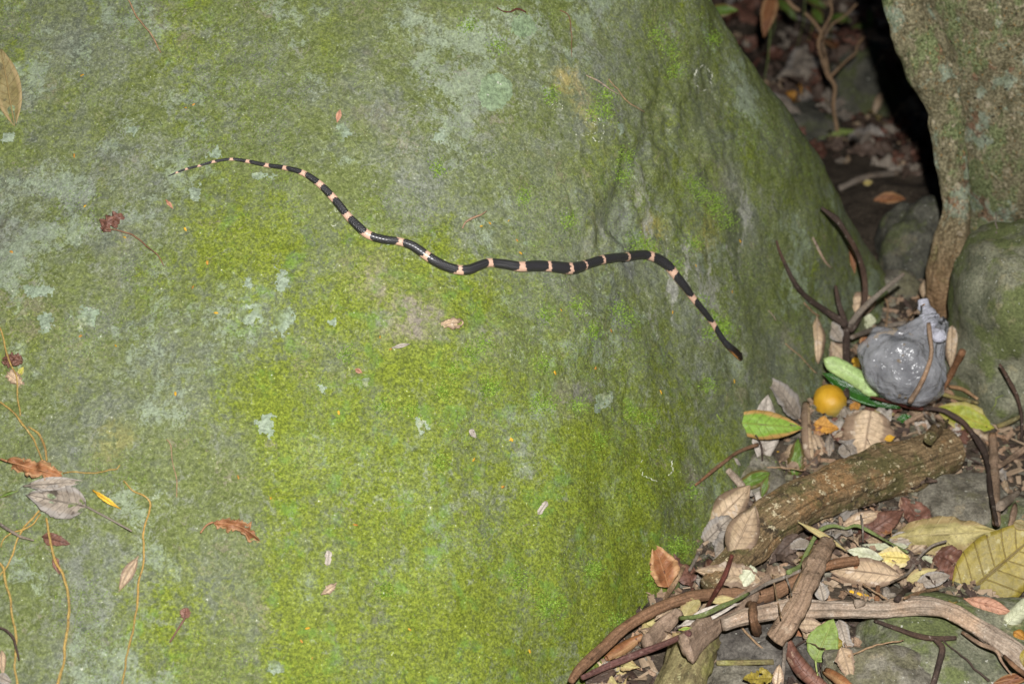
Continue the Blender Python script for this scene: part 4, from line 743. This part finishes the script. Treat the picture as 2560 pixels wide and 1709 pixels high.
stick('wood_chip', 'pale grey wood chip below the brown twig', c('R3', (560, 1385), (640, 1470), (735, 1580)), [8, 10, 10], M['drift'], 'chip', lift=.002, flat=.6)
stick('grass_stalk', 'thin tan grass stalk lying on the boulder below snake head', c('R2', (555, 1140), (660, 1240), (785, 1362)), [1.3, 1.6, 1.3], M['tantwig'], 'stalk', follow=True)
L('small dark wet leaf curl above the rotting log', 'R3', (1560, 1220), (1580, 1380), 55, 'dark', 'ovate', nmix=.7)
# lower group
L('pale brown leaf with a torn edge under the dark red twig', 'R5', (1490, 800), (1000, 720), 95, 'tan', 'ovate', nmix=.7, rag=.18, wave=.05)
L('cream coloured leaf scrap beside the rotting log end', 'R5', (1440, 700), (1330, 850), 55, 'whitish', 'fan', nmix=.75, rag=.2, cup=-.4)
L('tan folded dead leaf pointing up against the boulder', 'R5', (1060, 460), (1420, 95), 125, 'tan', 'ellip', nmix=.75, cup=-.7, twist=.5, lift=.006, wave=.04)
L('greyish lower half of a dead leaf below the folded one', 'R5', (1075, 515), (1270, 330), 85, 'grey', 'fan', nmix=.7, rag=.1)
L('tan dead leaf hanging from a dark red stalk', 'R5', (1265, 640), (1450, 240), 125, 'tan', 'ellip', nmix=.8, cup=-.45, lift=.01, wave=.03)
stick('dark_red_stalk', 'dark red leaf stalk rising over the arched branch', c('R5', (1030, 1110), (1130, 930), (1220, 765), (1275, 615)), [4.5, 6, 6, 5], M['redtwig'], 'stalk', lift=.006)
L('rust brown leaf standing against the mossy boulder', 'R5', (815, 850), (690, 530), 108, 'rust', 'ovate', on_rock=True, nmix=.55, cup=.2, wave=.05, rag=.1, lift=.004)
L('olive yellow leaf piece under the green twig', 'R5', (900, 1065), (1030, 940), 60, 'crumple', 'fan', nmix=.7, rag=.15)
L('pale whitish leaf under the green twig', 'R5', (870, 1140), (1340, 960), 50, 'pale', 'lance', nmix=.65)
L('bright green leaf sliver on the mossy rotten log', 'R5', (880, 1165), (980, 1150), 16, 'green', 'lance', nmix=.6)
L('pale leaf under the arched branch on the driftwood side', 'R5', (1110, 960), (1300, 930), 34, 'crumple', 'lance', nmix=.7)
stick('green_twig', 'green lichen covered twig crossing the bark strip', c('R5', (890, 1082), (1040, 1063), (1200, 992), (1300, 950), (1400, 895)), [5, 5.5, 6, 4.5, 4], M['greentwig'], 'twig', lift=.006, seg=10)
L('wide pale brown leaf in front of the broken stick', 'R6', (1420, 770), (855, 710), 110, 'tan', 'ellip', nmix=.75, cup=-.3, lift=.004, wave=.03, hole={(19, 2), (20, 2), (20, 3)})
L('red brown dead leaf lying beneath the rotting log', 'R7', (-80, 510), (300, 275), 90, 'red', 'ellip', nmix=.75, wave=.06, cup=-.4)
L('tan leaf under the lip of the rotting log', 'R6', (960, 400), (1250, 300), 55, 'tan', 'ellip', nmix=.7)
L('dark brown leaf in the hollow beneath the log', 'R6', (650, 460), (420, 680), 70, 'dark', 'ovate', nmix=.7, rag=.2)
L('grey leaf flake in the hollow beneath the log', 'R6', (720, 510), (560, 560), 45, 'grey', 'ovate', nmix=.7, rag=.2)
L('purple brown leaf behind the small grey twig', 'R7', (180, 520), (380, 480), 60, 'grey', 'ellip', nmix=.7)
L('yellow dead leaf beneath the curved grey twig', 'R7', (340, 640), (70, 620), 80, 'yellow', 'ovate', nmix=.8, wave=.05, rag=.08)
L('brown leaf loop folded beside the grey curved twig', 'R7', (330, 600), (500, 490), 55, 'tan', 'ellip', nmix=.8, cup=-.9, lift=.008)
L('olive pointed leaf tip below the grey curved twig', 'R7', (290, 820), (545, 710), 55, 'crumple', 'lance', nmix=.8)
L('pale green leaf tip under the grey curved twig', 'R7', (420, 620), (545, 705), 38, 'whitish', 'lance', nmix=.8)
L('pale green narrow leaf lying in the log litter', 'R6', (1270, 640), (1000, 575), 48, 'whitish', 'ellip', nmix=.8, lift=.006)
L('long green grey leaf edge above the yellow leaf', 'R7', (330, 545), (-60, 560), 26, 'whitish', 'strip', nmix=.75, lift=.004)
L('red brown crinkled leaf between the two large leaves', 'R7', (540, 600), (790, 780), 120, 'red', 'fan', nmix=.8, wave=.07, rag=.08)
L('grey leaf under the olive leaf stalk', 'R7', (380, 830), (640, 760), 60, 'grey', 'ellip', nmix=.7)
L('large crumpled yellow brown leaf beside the olive leaf', 'R7', (180, 492), (985, 430), 150, 'crumple', 'ellip', nmix=.8, wave=.13, cup=-.3, bend=.02, lift=.010, rag=.12)
L('large olive leaf with clear side veins at the litter edge', 'R7', (690, 960), (1420, 340), 262, 'olive', 'ovate', pet=[(655, 968), (628, 950)], nmix=.85, cup=.06, wave=.015, bend=.02, lift=.012, rip=.035)
L('brown orange leaf tip above the large olive leaf', 'R7', (1110, 370), (1230, 420), 40, 'orchid', 'ovate', nmix=.7)
L('pinkish brown leaf under the large olive leaf', 'R7', (740, 930), (1120, 1045), 62, 'pink', 'lance', nmix=.75, cup=-.4, lift=.004)
L('cream strip of dry leaf sheath beside the driftwood', 'R7', (1015, 1165), (1250, 940), 62, 'whitish', 'strip', nmix=.8, cup=-.5)
L('orange curl of leaf beyond the driftwood end', 'R7', (1110, 1180), (1200, 1240), 50, 'orange', 'ovate', nmix=.75, cup=-.6)
L('rust leaf at the bottom edge below the driftwood', 'R7', (960, 1560), (1250, 1500), 45, 'rust', 'ellip', nmix=.75, cup=-.5)
L('yellow green leaf end at the edge beside driftwood', 'R7', (1185, 1440), (1200, 1290), 40, 'olive', 'lance', nmix=.75)
L('flat green leaf below the pale driftwood', 'R6', (768, 1398), (900, 1080), 118, 'leafgreen', 'ovate', pet=[(772, 1440), (782, 1500)], nmix=.7, cup=.15, wave=.025, rag=.05)
L('tan leaf half under the driftwood beside the green leaf', 'R6', (640, 1130), (820, 1130), 62, 'tan', 'ovate', nmix=.7, rag=.12)
L('pale tan leaf scrap beside the rust leaf curl', 'R6', (960, 1290), (1040, 1560), 65, 'tan', 'ovate', nmix=.7, rag=.25)
L('grey bark like leaf strip beside the flat green leaf', 'R6', (940, 1090), (1010, 1330), 45, 'grey', 'strip', nmix=.7, rag=.2)
L('tan leaf standing in the bottom litter beside the flat stem', 'R6', (480, 1600), (500, 1420), 45, 'tan', 'ovate', nmix=.8)
L('pale grey leaf behind the broken stick', 'R6', (830, 950), (790, 800), 55, 'grey', 'ovate', nmix=.75)
stick('mossy_twig', 'green mossy forked twig crossing the log litter', c('R6', (565, 742), (660, 690), (700, 600), (762, 480), (820, 418), (900, 396), (990, 415), (1080, 396), (1245, 480)) + c('R7', (150, 500), (325, 592)), [6, 7.5, 6, 5, 6, 4.5, 3.5, 4, 3, 3, 3], M['greentwig'], 'twig', lift=.006, seg=10, noise=.22)
L('dry yellow pointed leaf crossing the mossy twig', 'R6', (640, 365), (1010, 585), 24, 'crumple', 'lance', nmix=.8, lift=.008)
gt = stick('curved_grey_twig', 'smooth grey curved twig over the yellow leaf', c('R7', (612, 508), (500, 548), (400, 640), (325, 750), (200, 815)), [3.5, 4, 4, 4, 2.5], M['greytwig'], 'twig', lift=.010)
stick('side_branch', '', c('R7', (398, 640), (408, 680), (416, 716)), [3.5, 3.5, 4], M['greytwig'], parent=gt, lift=.006)
L('brown spiny bud leaf on the yellow leaf', 'R7', (290, 700), (430, 640), 45, 'dark', 'ovate', nmix=.8, rag=.3, wave=.1)
stick('thin_hair_twig', 'thin grey twig lying on the red brown leaf', c('R6', (1090, 270), (1115, 380), (1120, 530)), [2.6, 2.8, 2], M['greytwig'], 'twig', lift=.004)
for i, pt in enumerate(c('R6', (1040, 890), (1095, 905), (1145, 918))): 
    leaf('small bright orange leaflet beside the driftwood', (pt[0] - 8, pt[1] - 5), (pt[0] + 8, pt[1] + 3), 3.5, LM['gold'], 'strip', N0=G, rib=False, name='leaflet', group='orange leaflets beside the driftwood', nu=6, nv=4)

# ------------------------------------------------------------------ things stuck to the boulder
def BL(label, k, b, t, hw, mat, shape='ellip', **kw): return L(label, k, b, t, hw, mat, shape, on_rock=True, **{'nmix': .1, 'lift': .0015, 'pct': 60, **kw})
BL('large olive brown leaf plastered on the boulder', 'S7', (110, 950), (10, 370), 105, 'orchid', 'ellip', wave=.02, cup=.1, bend=.0)
BL('greyish papery dead leaf below the rust leaf', 'S6', (672, 205), (215, 110), 135, 'grey', 'ovate', pet=[(850, 300), (1015, 390)], wave=.05, rag=.06, cup=.2, bend=-.02)
BL('rust coloured twisted leaf above the papery grey leaf', 'S5', (60, 1200), (530, 1330), 70, 'rust', 'fan', wave=.2, rag=.7, lift=.006, cup=-.5, pet=[(5, 1180)])
BL('grey brown leaf fold caught under the rust leaf', 'S5', (190, 1412), (740, 1370), 60, 'grey', 'lance', wave=.06, lift=.004)
BL('golden yellow strip of leaf beside the papery grey leaf', 'S6', (712, 75), (928, 222), 19, 'gold', 'lance', lift=.003, rag=.2)
BL('rust curled leaf with dark stalk low on the boulder', 'S6', (1640, 320), (2000, 460), 52, 'rust', 'strip', pet=[(1590, 345), (1543, 405)], wave=.2, rag=.8, lift=.005, cup=-.6, sbend=.1)
BL('tan narrow leaf beside the middle yellow rootlet', 'S6', (1062, 580), (908, 862), 48, 'tan', 'lance', wave=.05)
BL('dark red brown leaf scrap behind the yellow rootlet', 'S6', (320, 430), (540, 490), 50, 'red', 'ovate', rag=.2)
BL('small red scrap on the lower yellow rootlet', 'S6', (410, 570), (460, 730), 26, 'red', 'lance', rag=.3)
BL('little brown fan shaped leaf on a thin stalk', 'S6', (1425, 1060), (1428, 980), 40, 'red', 'fan', rag=.2, pet=[(1380, 1130), (1308, 1245)])
BL('tan curled chip of leaf below the snake', 'A', (1103, 812), (1160, 803), 14, 'tan', 'fan', rag=.3, wave=.12, lift=.003)
BL('white sliver of leaf below the snake middle', 'A', (980, 869), (1028, 858), 5, 'pale', 'lance', lift=.003)
BL('small pinkish leaf scrap above the snake curve', 'A', (843, 305), (851, 272), 7, 'pink', 'lance', lift=.002)
BL('rust scrap of leaf below the snake tail', 'S1', (70, 655), (155, 760), 22, 'pink', 'lance', rag=.2)
BL('dark brown tangled leaf scrap on the boulder', 'T1', (660, 450), (800, 355), 42, 'red', 'fan', rag=.4, wave=.12, lift=.003)
BL('brown leaf tip at the boulder bottom edge', 'S6', (10, 1310), (20, 1500), 32, 'tan', 'ovate', cup=-.5)
BL('grey leaf at the boulder bottom edge', 'S6', (-20, 1500), (90, 1560), 45, 'grey', 'ovate')
BL('yellow green scrap beside the rootlet tangle', 'S5', (160, 470), (200, 395), 26, 'yellowgreen', 'ovate')
BL('brown tangled scrap where two rootlets meet', 'S5', (20, 330), (190, 350), 60, 'red', 'fan', rag=.4, wave=.12, lift=.003)
BL('pale torn leaf scrap below the rootlet tangle', 'S5', (60, 440), (200, 560), 50, 'tan', 'fan', rag=.5, wave=.08)
BL('green leaf tip at the boulder edge', 'S6', (0, 130), (145, 78), 18, 'darkgreen', 'lance')
BL('tan scrap with holes low on the boulder', 'T4', (530, 745), (635, 665), 26, 'tan', 'lance', rag=.5)
BL('white and grey feather scrap low on the boulder', 'T4', (570, 555), (580, 455), 20, 'pale', 'strip', rag=.3)
BL('pale bark scrap on the mossy boulder', 'T3', (380, 1265), (440, 1180), 18, 'pale', 'strip', rag=.25)
BL('white shell like scrap beside the brown twig', 'R3', (640, 1240), (720, 1330), 34, 'pale', 'ellip', cup=-.7)
BL('small pale pink scrap on bright moss', 'T2', (1760, 975), (1805, 1030), 18, 'pale', 'ovate', rag=.3)
BL('small reddish scrap on bright moss', 'T2', (1015, 580), (1060, 605), 16, 'pink', 'ovate', rag=.3)
def VN(label, k, pts, hw, mat, name='rootlet', cat='root', lift=.0012, **kw):
    return stick(name, label, c(k, *pts), hw, M[mat], cat, follow=True, lift=lift, seg=8, noise=.12, nscale=120, **kw)
VN('yellow rootlet running down from the papery grey leaf', 'S6', [(362, 285), (370, 420), (420, 590), (490, 750), (530, 980), (515, 1220), (485, 1400), (445, 1600)], [2.4, 2.8, 3.2, 3.2, 3.2, 3.6, 3.6, 4], 'rootlet')
VN('long yellow rootlet beside the tan narrow leaf', 'S6', [(940, 0), (1020, 80), (1130, 140), (1157, 195), (1115, 330), (1105, 440), (1110, 500), (1085, 720), (1050, 930), (1015, 1170), (985, 1350), (940, 1600)], [2, 2, 2.4, 2.4, 2.4, 2.6, 2.6, 2.4, 2.6, 2.4, 2.6, 2.4], 'rootlet')
VN('orange rootlet running across from the rust leaf', 'S5', [(540, 1312), (650, 1300), (800, 1295), (920, 1268), (995, 1264), (1020, 1235)], [2, 1.8, 2, 2, 2, 1.5], 'rootlet')
VN('pale yellow rootlet nearest the dark hooked twig', 'S6', [(-10, 640), (30, 700), (60, 800), (95, 1030), (130, 1200), (115, 1440), (135, 1600)], [2.6, 2.6, 2.8, 2.6, 2.8, 2.6, 2.6], 'rootlet')
VN('thick yellow rootlet ending at the rust leaf', 'S5', [(-10, 685), (110, 790), (170, 850), (250, 970), (310, 1070), (370, 1205)], [2.4, 2.4, 2.8, 2.6, 2.2, 2.2], 'rootlet')
VN('yellow rootlet branch curving into the rust leaf', 'S5', [(240, 910), (330, 980), (380, 1080), (402, 1195)], [2, 2.6, 2.6, 2.6], 'rootlet')
VN('thin rootlet hanging from the upper boulder edge', 'S5', [(0, 60), (40, 220), (75, 340), (120, 450), (132, 540), (142, 700), (172, 815)], [1.8, 2.4, 2.2, 2, 2, 2, 2], 'rootlet')
VN('orange rootlet pair below the papery grey leaf', 'S6', [(300, 235), (180, 360), (150, 440), (80, 610), (0, 745)], [2.4, 2.4, 2.4, 2.2, 2], 'rootlet')
VN('short orange rootlet crossing the grey twig', 'S6', [(310, 260), (220, 350), (90, 400), (20, 450), (0, 510)], [2, 2, 2, 2, 2], 'rootlet')
VN('thin brown twig lying near the top of the boulder', 'S7', [(955, -20), (1040, 130), (1130, 230), (1180, 330), (1218, 400)], [1.6, 2, 1.8, 1.8, .9], 'tantwig', 'fine_twig', 'twig')
VN('grey twig crossing under the orange rootlets', 'S6', [(-10, 325), (60, 370), (150, 415), (262, 455)], [4, 4.2, 3.8, 2], 'greytwig', 'grey_twig', 'twig', .003)
VN('dark hooked twig at the boulder bottom corner', 'S6', [(-10, 1130), (60, 1165), (110, 1230), (150, 1390)], [2.6, 3, 3, 2.4], 'darktwig', 'hooked_twig', 'twig', .003)
VN('pale hair thin stalk beside the long rootlet', 'S5', [(1408, 1018), (1445, 1060), (1475, 1200), (1500, 1380), (1502, 1510)], [1, 1.2, 1.2, 1.2, .9], 'tantwig', 'fine_stalk', 'stalk')
VN('green hair thin stalk between two rootlets', 'S6', [(622, 840), (605, 1000), (555, 1180)], [1, 1.2, 1], 'greentwig', 'fine_stalk', 'stalk')
VN('small forked dry twig above the snake middle', 'S2', [(1395, 240), (1440, 165), (1530, 110), (1610, 75), (1675, 20)], [1.6, 2.2, 2.6, 2, .8], 'stickb', 'forked_twiglet', 'twig', .003)
VN('white strand of bark on the upper boulder', 'S8', [(1130, 505), (1230, 560), (1300, 610), (1350, 640)], [1.2, 2.0, 1.6, .9], 'drift', 'bark_strand', 'twig', .002)
VN('thin tan twig beside the white bark strand', 'S8', [(1276, 530), (1350, 620), (1420, 690), (1522, 762)], [1, 1.3, 1.3, 1.0], 'tantwig', 'fine_twig', 'twig', .002)
VN('short dark stalk near the small lichen disc', 'S8', [(515, 55), (560, 75), (612, 80), (660, 62), (720, 90)], [1, 1.1, 1.6, 2.2, 1.5], 'redtwig', 'fine_stalk', 'stalk', .002)
VN('hooked brown stalk near the top of the boulder', 'S8', [(950, 68), (985, 80), (1012, 115), (1022, 220), (1025, 385)], [1.3, 1.4, 1.3, 1.2, .8], 'brown', 'hooked_stalk', 'stalk', .002)
VN('brown dry stem trailing from the tangled leaf scrap', 'T1', [(700, 455), (800, 462), (880, 490), (960, 560), (1030, 620), (1075, 690)], [1.3, 1.8, 2.2, 1.8, 1.4, 1.2], 'brown', 'dry_twig', 'twig', .002)
VN('pale strip of bark hanging on the boulder right side', 'R2', [(755, 340), (800, 420), (860, 530), (905, 580)], [3, 4, 3, 1.5], 'drift', 'bark_strand', 'twig', .001)
VN('pale straw below the snake head at the boulder foot', 'R2', [(680, 830), (740, 890), (810, 940)], [1.8, 2, 2.2], 'tantwig', 'straw', 'stalk', .002)
VN('tiny pale straw on the boulder below the snake neck', 'R2', [(430, 895), (460, 930), (485, 972)], [1, 1.2, 1], 'drift', 'straw', 'stalk', .001)

# tiny leaflets and flecks
fm = leaf_geo(.0052, .0010, 'strip', seed=3, nu=5, nv=2, th=.0005); fme = mesh('leaflet', fm[0] - [.0026, 0, 0], fm[1], [LM['gold']], uv=fm[2])
FK = c('T1', (75, 600), (1355, 668), (1145, 1525), (1260, 830), (555, 300), (815, 505), (525, 1150), (755, 1212)) + c('T2', (1175, 372), (1245, 450), (905, 865), (1785, 1170), (1975, 1348), (2315, 605), (2030, 1040), (250, 1285), (105, 215), (460, 1420)) + c('T3', (755, 312), (488, 345), (205, 780), (145, 1090), (1660, 400), (1180, 470), (855, 70), (1945, 860)) + c('T4', (1710, 42), (752, 292), (1105, 972), (1888, 1115), (470, 1160), (200, 118), (440, 965), (400, 1050)) + c('S2', (1710, 180), (1930, 150), (2030, 380), (2070, 530), (1610, 215)) + c('S1', (555, 1395), (300, 1000)) + c('S7', (1400, 815), (1460, 790), (620, 570), (640, 1555), (560, 1175)) + c('R2', (210, 372), (150, 750)) + c('S3', (2160, 95), (1720, 330), (1490, 785), (890, 965), (400, 765), (340, 1378), (735, 1330))
for i, (u, v) in enumerate(FK):
    p, n, d = hit(u, v); yaw = rng.uniform(0, 6.28); X = nrm(np.cross(n, [math.cos(yaw), math.sin(yaw), .3])); Rm, _ = frame_at(None, X, n); o = obj('leaflet', fme, None, 'tiny orange leaflet stuck to the moss on the boulder', 'leaflet', 'orange leaflets on the boulder')
    Mx = Matrix(Rm.tolist()).to_4x4(); Mx.translation = p + n * .0009; s_ = rng.uniform(.6, 1.15); o.matrix_world = Mx @ Matrix.Diagonal((s_, s_ * rng.uniform(.7, 1.2), 1, 1)); o.material_slots[0].link = 'OBJECT'; o.material_slots[0].material = LM['orange' if i % 3 == 0 else 'gold']

# lichen crusts
def lichen(u, v, rx, ry, mat, label, group, seed, rough=.42, h=.0005, name='lichen', st=1.9):
    nx, ny = int(rx * 1.7 / st), int(ry * 1.7 / st); I, J = np.meshgrid(np.arange(-nx, nx + 1), np.arange(-ny, ny + 1), indexing='ij')
    q = np.stack([I * st, J * st, np.full(I.shape, seed * 9.1)], -1); e = np.hypot(I * st / rx, J * st / ry) + rough * fbm(q, 1.5 / max(rx, ry), 3, seed) + rough * .55 * fbm(q, .13, 3, seed + 5, .7)
    on = e < .9; inner = (e[:-1, :-1] < .9) & (e[1:, :-1] < .9) & (e[:-1, 1:] < .9) & (e[1:, 1:] < .9); use = np.zeros_like(on)
    for di in (0, 1):
        for dj in (0, 1): use[di:di + inner.shape[0], dj:dj + inner.shape[1]] |= inner
    idx = -np.ones(I.shape, int); V = []
    for i, j in zip(*np.nonzero(use)):
        p, n, d = hit(u + I[i, j] * st + rng.normal(0, .45), v + J[i, j] * st + rng.normal(0, .45), BO); idx[i, j] = len(V); V.append(p + n * (h * (.35 + .65 * sstep(.9, .7, e[i, j])) + rng.uniform(0, .0001)))
    F = [(int(idx[i, j]), int(idx[i, j + 1]), int(idx[i + 1, j + 1]), int(idx[i + 1, j])) for i, j in zip(*np.nonzero(inner))]
    obj(name, mesh(name, np.array(V), F, [M[mat]]), None, label, 'lichen', group)
lichen(1235, 232, 50, 60, 'lichen_green', 'large round grey green lichen disc high on the boulder', None, 4, .12)
lichen(1309, 67, 34, 37, 'lichen_green', 'smaller grey green lichen disc near the boulder top', None, 9, .16)
for i, (u, v, a, b) in enumerate(((491, 481, 20, 26), (536, 383, 30, 17), (664, 439, 34, 13), (703, 800, 30, 42), (632, 790, 28, 26), (705, 703, 18, 30), (619, 706, 13, 14), (207, 790, 34, 34), (115, 806, 20, 24), (96, 729, 34, 22), (665, 1062, 26, 28), (1052, 1064, 18, 20), (910, 957, 16, 13), (806, 972, 13, 11), (833, 805, 14, 13), (1506, 995, 24, 34), (692, 1667, 24, 20), (1098, 344, 19, 16), (1553, 325, 12, 18), (856, 332, 20, 26), (328, 325, 15, 12), (23, 345, 18, 16), (970, 600, 16, 10), (1330, 610, 22, 10))):
    lichen(u, v, a, b, 'lichen', 'pale grey green lichen patch with ragged edge on the mossy boulder', 'pale lichen patches on the boulder', i + 20, .5, .0003)
def ring_lichen(u, v, rx, ry, seed):
    V = []; F = []; a = np.linspace(0, 2 * math.pi, 120, endpoint=False); q = np.stack([np.cos(a), np.sin(a), np.full(120, seed * 1.3)], -1); out = 1 + .3 * fbm(q, 2.2, 4, seed); gap = vnoise(q * 3, 1.4, seed + 5); wd = 1.7 * (1 + .6 * vnoise(q * 9, 1, seed))
    for j in range(120):
        if gap[j] < .02 or rng.random() < .12: continue
        o = len(V)
        for jj in (j, (j + 1) % 120):
            for sg, hh in ((-1, -.001), (-.5, .0008), (.5, .0008), (1, -.001)):
                r = 1 + sg * wd[jj] * .5 / rx; p, n, d = hit(u + out[jj] * rx * r * math.cos(a[jj]), v + out[jj] * ry * r * math.sin(a[jj]), BO); V.append(p + n * hh)
        F += [(o, o + 1, o + 5, o + 4), (o + 1, o + 2, o + 6, o + 5), (o + 2, o + 3, o + 7, o + 6)]
    obj('ring_lichen', mesh('ring_lichen', np.array(V), F, [M['lichen_white']]), None, 'thin broken white ring of lichen on the mossy boulder', 'lichen', 'white lichen rings on the boulder')
for i, (u, v, a, b) in enumerate(((1642, 1157, 40, 42), (1462, 322, 26, 17), (1493, 325, 18, 24), (1393, 268, 14, 10), (835, 545, 14, 20), (1760, 195, 22, 30))): ring_lichen(u, v, a, b, i + 3)

# ------------------------------------------------------------------ moss tufts: tiny upright shoots
def moss():
    g = N('moss_shoots', .7, .2); g.col(g.mix(g.rng(g.noise(260, 3), .35, .65), (.085, .155, .012), (.24, .36, .05))); Pt = []
    cl = c('S8', (1000, 1490), (1180, 760), (1260, 760), (1250, 650), (880, 640), (1390, 1060), (1370, 1190), (1720, 480), (1690, 330), (1990, 1420), (1910, 1320), (1850, 1250), (330, 170), (700, 1330), (530, 310), (1600, 230), (1980, 260), (120, 1140)) + c('S3', (1240, 130), (1140, 110), (1290, 180), (1700, 110), (1850, 990), (1960, 950), (1890, 830), (2010, 980), (960, 750), (1050, 850), (720, 960), (260, 800), (560, 720), (1510, 340), (1770, 700)) + c('T2', (1650, 580), (1580, 730), (950, 480), (1880, 720), (2230, 540), (1200, 820), (1760, 480), (1380, 850), (1850, 420), (1560, 1180), (2200, 800)) + c('T3', (450, 550), (780, 780), (990, 600), (1290, 1470), (1390, 1120), (70, 430), (1490, 420), (650, 560), (1100, 640)) + c('R5', (830, 540), (920, 560), (250, 720), (420, 1090), (690, 800)) + c('R2', (120, 220), (40, 70), (60, 1000), (80, 1050)) + c('T4', (2300, 570), (2000, 850), (1820, 650), (1980, 780), (2080, 800), (950, 710))
    for (u, v) in cl:
        for _ in range(170): Pt.append((u + rng.normal(0, 13), v + rng.normal(0, 13), 1.0))
    U = np.column_stack([rng.uniform(0, 2100, 90000), rng.uniform(0, 1709, 90000), np.zeros(90000)])
    w_ = .5 + .5 * fbm(U, .006, 4, 77) + .35 * np.exp(-((U[:, 0] - 1250) / 550) ** 2 - ((U[:, 1] - 1150) / 480) ** 2)
    Pt += [(u, v, .62) for u, v, _ in U[rng.random(90000) < sstep(.45, 1.0, w_)][:26000]]
    V = []; F = []
    for (u, v, s) in Pt:
        if not (-30 < u < 2300 and -30 < v < 1740): continue
        p, n, d = hit(u, v, BASE)
        if bf(p) > .03: continue
        a = nrm(n + rng.normal(0, .75, 3)); b = nrm(np.cross(a, rng.normal(0, 1, 3))); hgt = rng.uniform(.0012, .0034) * s; wd = rng.uniform(.00035, .0009) * s; o = len(V); e = np.cross(a, b)
        V += [p + b * wd, p - b * wd * .5 + e * wd, p - b * wd * .5 - e * wd, p + a * hgt]; F += [(o, o + 1, o + 3), (o + 1, o + 2, o + 3), (o + 2, o, o + 3)]
    obj('moss', mesh('moss', np.array(V), F, [g.m], smooth=False), label='short bright moss shoots growing over the boulder face', cat='moss', kind='stuff')
moss()

# ------------------------------------------------------------------ blurred plants behind
sp = c('R1', (945, 985))[0]; sd = hit(*sp, BASE)[2]
sap = obj('sapling', None, label='bare pale forked sapling rising from the litter behind', cat='sapling', loc=tuple(at(*sp, sd)))
for pts, hw, dd_ in ((c('R1', (945, 990), (915, 800), (925, 650), (870, 570)), [4.6, 4.8, 4.8, 5], (0, -.05)), (c('R1', (870, 570), (830, 450), (800, 330), (822, 250), (760, 160), (700, 100)), [4.5, 4, 4, 4, 3.6, 3.2], (-.05, -.1)), (c('R1', (880, 570), (850, 400), (835, 320), (870, 230), (910, 180), (1000, 120), (1090, 30)), [3.8, 3.4, 3.2, 3, 2.8, 2.4, 2.4], (-.05, -.02)), (c('R1', (825, 250), (862, 180), (902, 90), (885, -20)), [3, 3, 3, 3], (-.08, -.12)), (c('R1', (895, 575), (1010, 460), (1082, 400), (1092, 350), (1140, 280)), [3.6, 3.2, 3, 3, 2.6], (-.05, .02)), (c('R1', (560, -10), (610, 50), (660, 80)), [4, 5, 4], (-.1, -.12))):
    P, R = path3(pts, hw, depth=[sd + q for q in dd_]); V, F, UV = tube(P, R, 8, .1, 40, 5); obj('stem', mesh('stem', V - np.array(sap.location), F, [M['tantwig']], uv=UV), sap)
def bleaf(label, k, b, t, hw, mat, d, **kw):
    s = CR[k][2]; (u0, v0), (u1, v1) = c(k, b)[0], c(k, t)[0]; P0, P1 = at(u0, v0, d), at(u1, v1, d - .02); nn = nrm(nrm(CAM - P0) + np.array([0, 0, .5])); Rm, _ = frame_at(P0, P1 - P0, nn); V, F, UV, mid = leaf_geo(np.linalg.norm(P1 - P0), hw * s * d / FPX, kw.pop('shape', 'ellip'), seed=int(u0) % 50, **kw)
    o = obj('leaf', mesh('leaf', V @ Rm.T + P0, F, [LM[mat]], uv=UV), None, label, 'leaf'); e = drop(P0[0], P0[1] + .03)[0]
    Vt, Ft, Ut = tube(spline(np.array([P0, P0 * .5 + e * .5 + [.008, 0, 0], e - [0, 0, .01]]), .01), np.full(len(spline(np.array([P0, P0 * .5 + e * .5 + [.008, 0, 0], e - [0, 0, .01]]), .01)), .0013), 6); obj('stem', mesh('stem', Vt, Ft, [M['greentwig']], uv=Ut), o); return o
bleaf('brown hanging leaf behind the boulder edge', 'R1', (460, -60), (390, 275), 62, 'rust', 2.9, shape='ovate')
bleaf('dull pale green leaf tip behind the boulder top', 'R1', (-60, 100), (195, 70), 55, 'darkgreen', 2.6)
for i, (b, t, hw) in enumerate((((760, 60), (830, 180), 42), ((900, 120), (1050, 160), 45), ((1180, 60), (1200, 220), 34), ((1040, 220), (1230, 180), 35), ((700, -30), (860, 60), 40), ((480, -20), (640, 150), 40))):
    bleaf(['bright green seedling leaf left of the sapling fork', 'green seedling leaf behind the sapling branches', 'green seedling leaf beside the black shadow', 'green seedling leaf low behind the sapling tip', 'green seedling leaf above the sapling', 'dark green leaf near the brown hanging leaf'][i], 'R1', b, t, hw, 'darkgreen', 3.3)
L('yellow green leaf lying at the foot of the sapling', 'R1', (790, 1030), (1110, 985), 26, 'leafgreen', 'ellip', nmix=.3)
L('yellow leaf spot in the blurred litter', 'R1', (1140, 1375), (1225, 1385), 24, 'yellow', 'ovate', nmix=.4)
L('golden leaf in the blurred litter beside the boulder', 'R1', (390, 570), (460, 545), 24, 'gold', 'ovate', nmix=.4)
L('amber leaf lying in the shadowed litter', 'R1', (1220, 1500), (1460, 1490), 45, 'rust', 'ellip', nmix=.4)
L('curled pale leaf standing in the blurred litter', 'R1', (1200, 900), (1300, 640), 30, 'tan', 'lance', nmix=.6)
stick('fallen_stick', 'blurred pale stick lying in the litter behind the boulder', c('R1', (960, 1420), (1150, 1340), (1400, 1300)), [8, 9, 7], M['greytwig'], lift=.003)
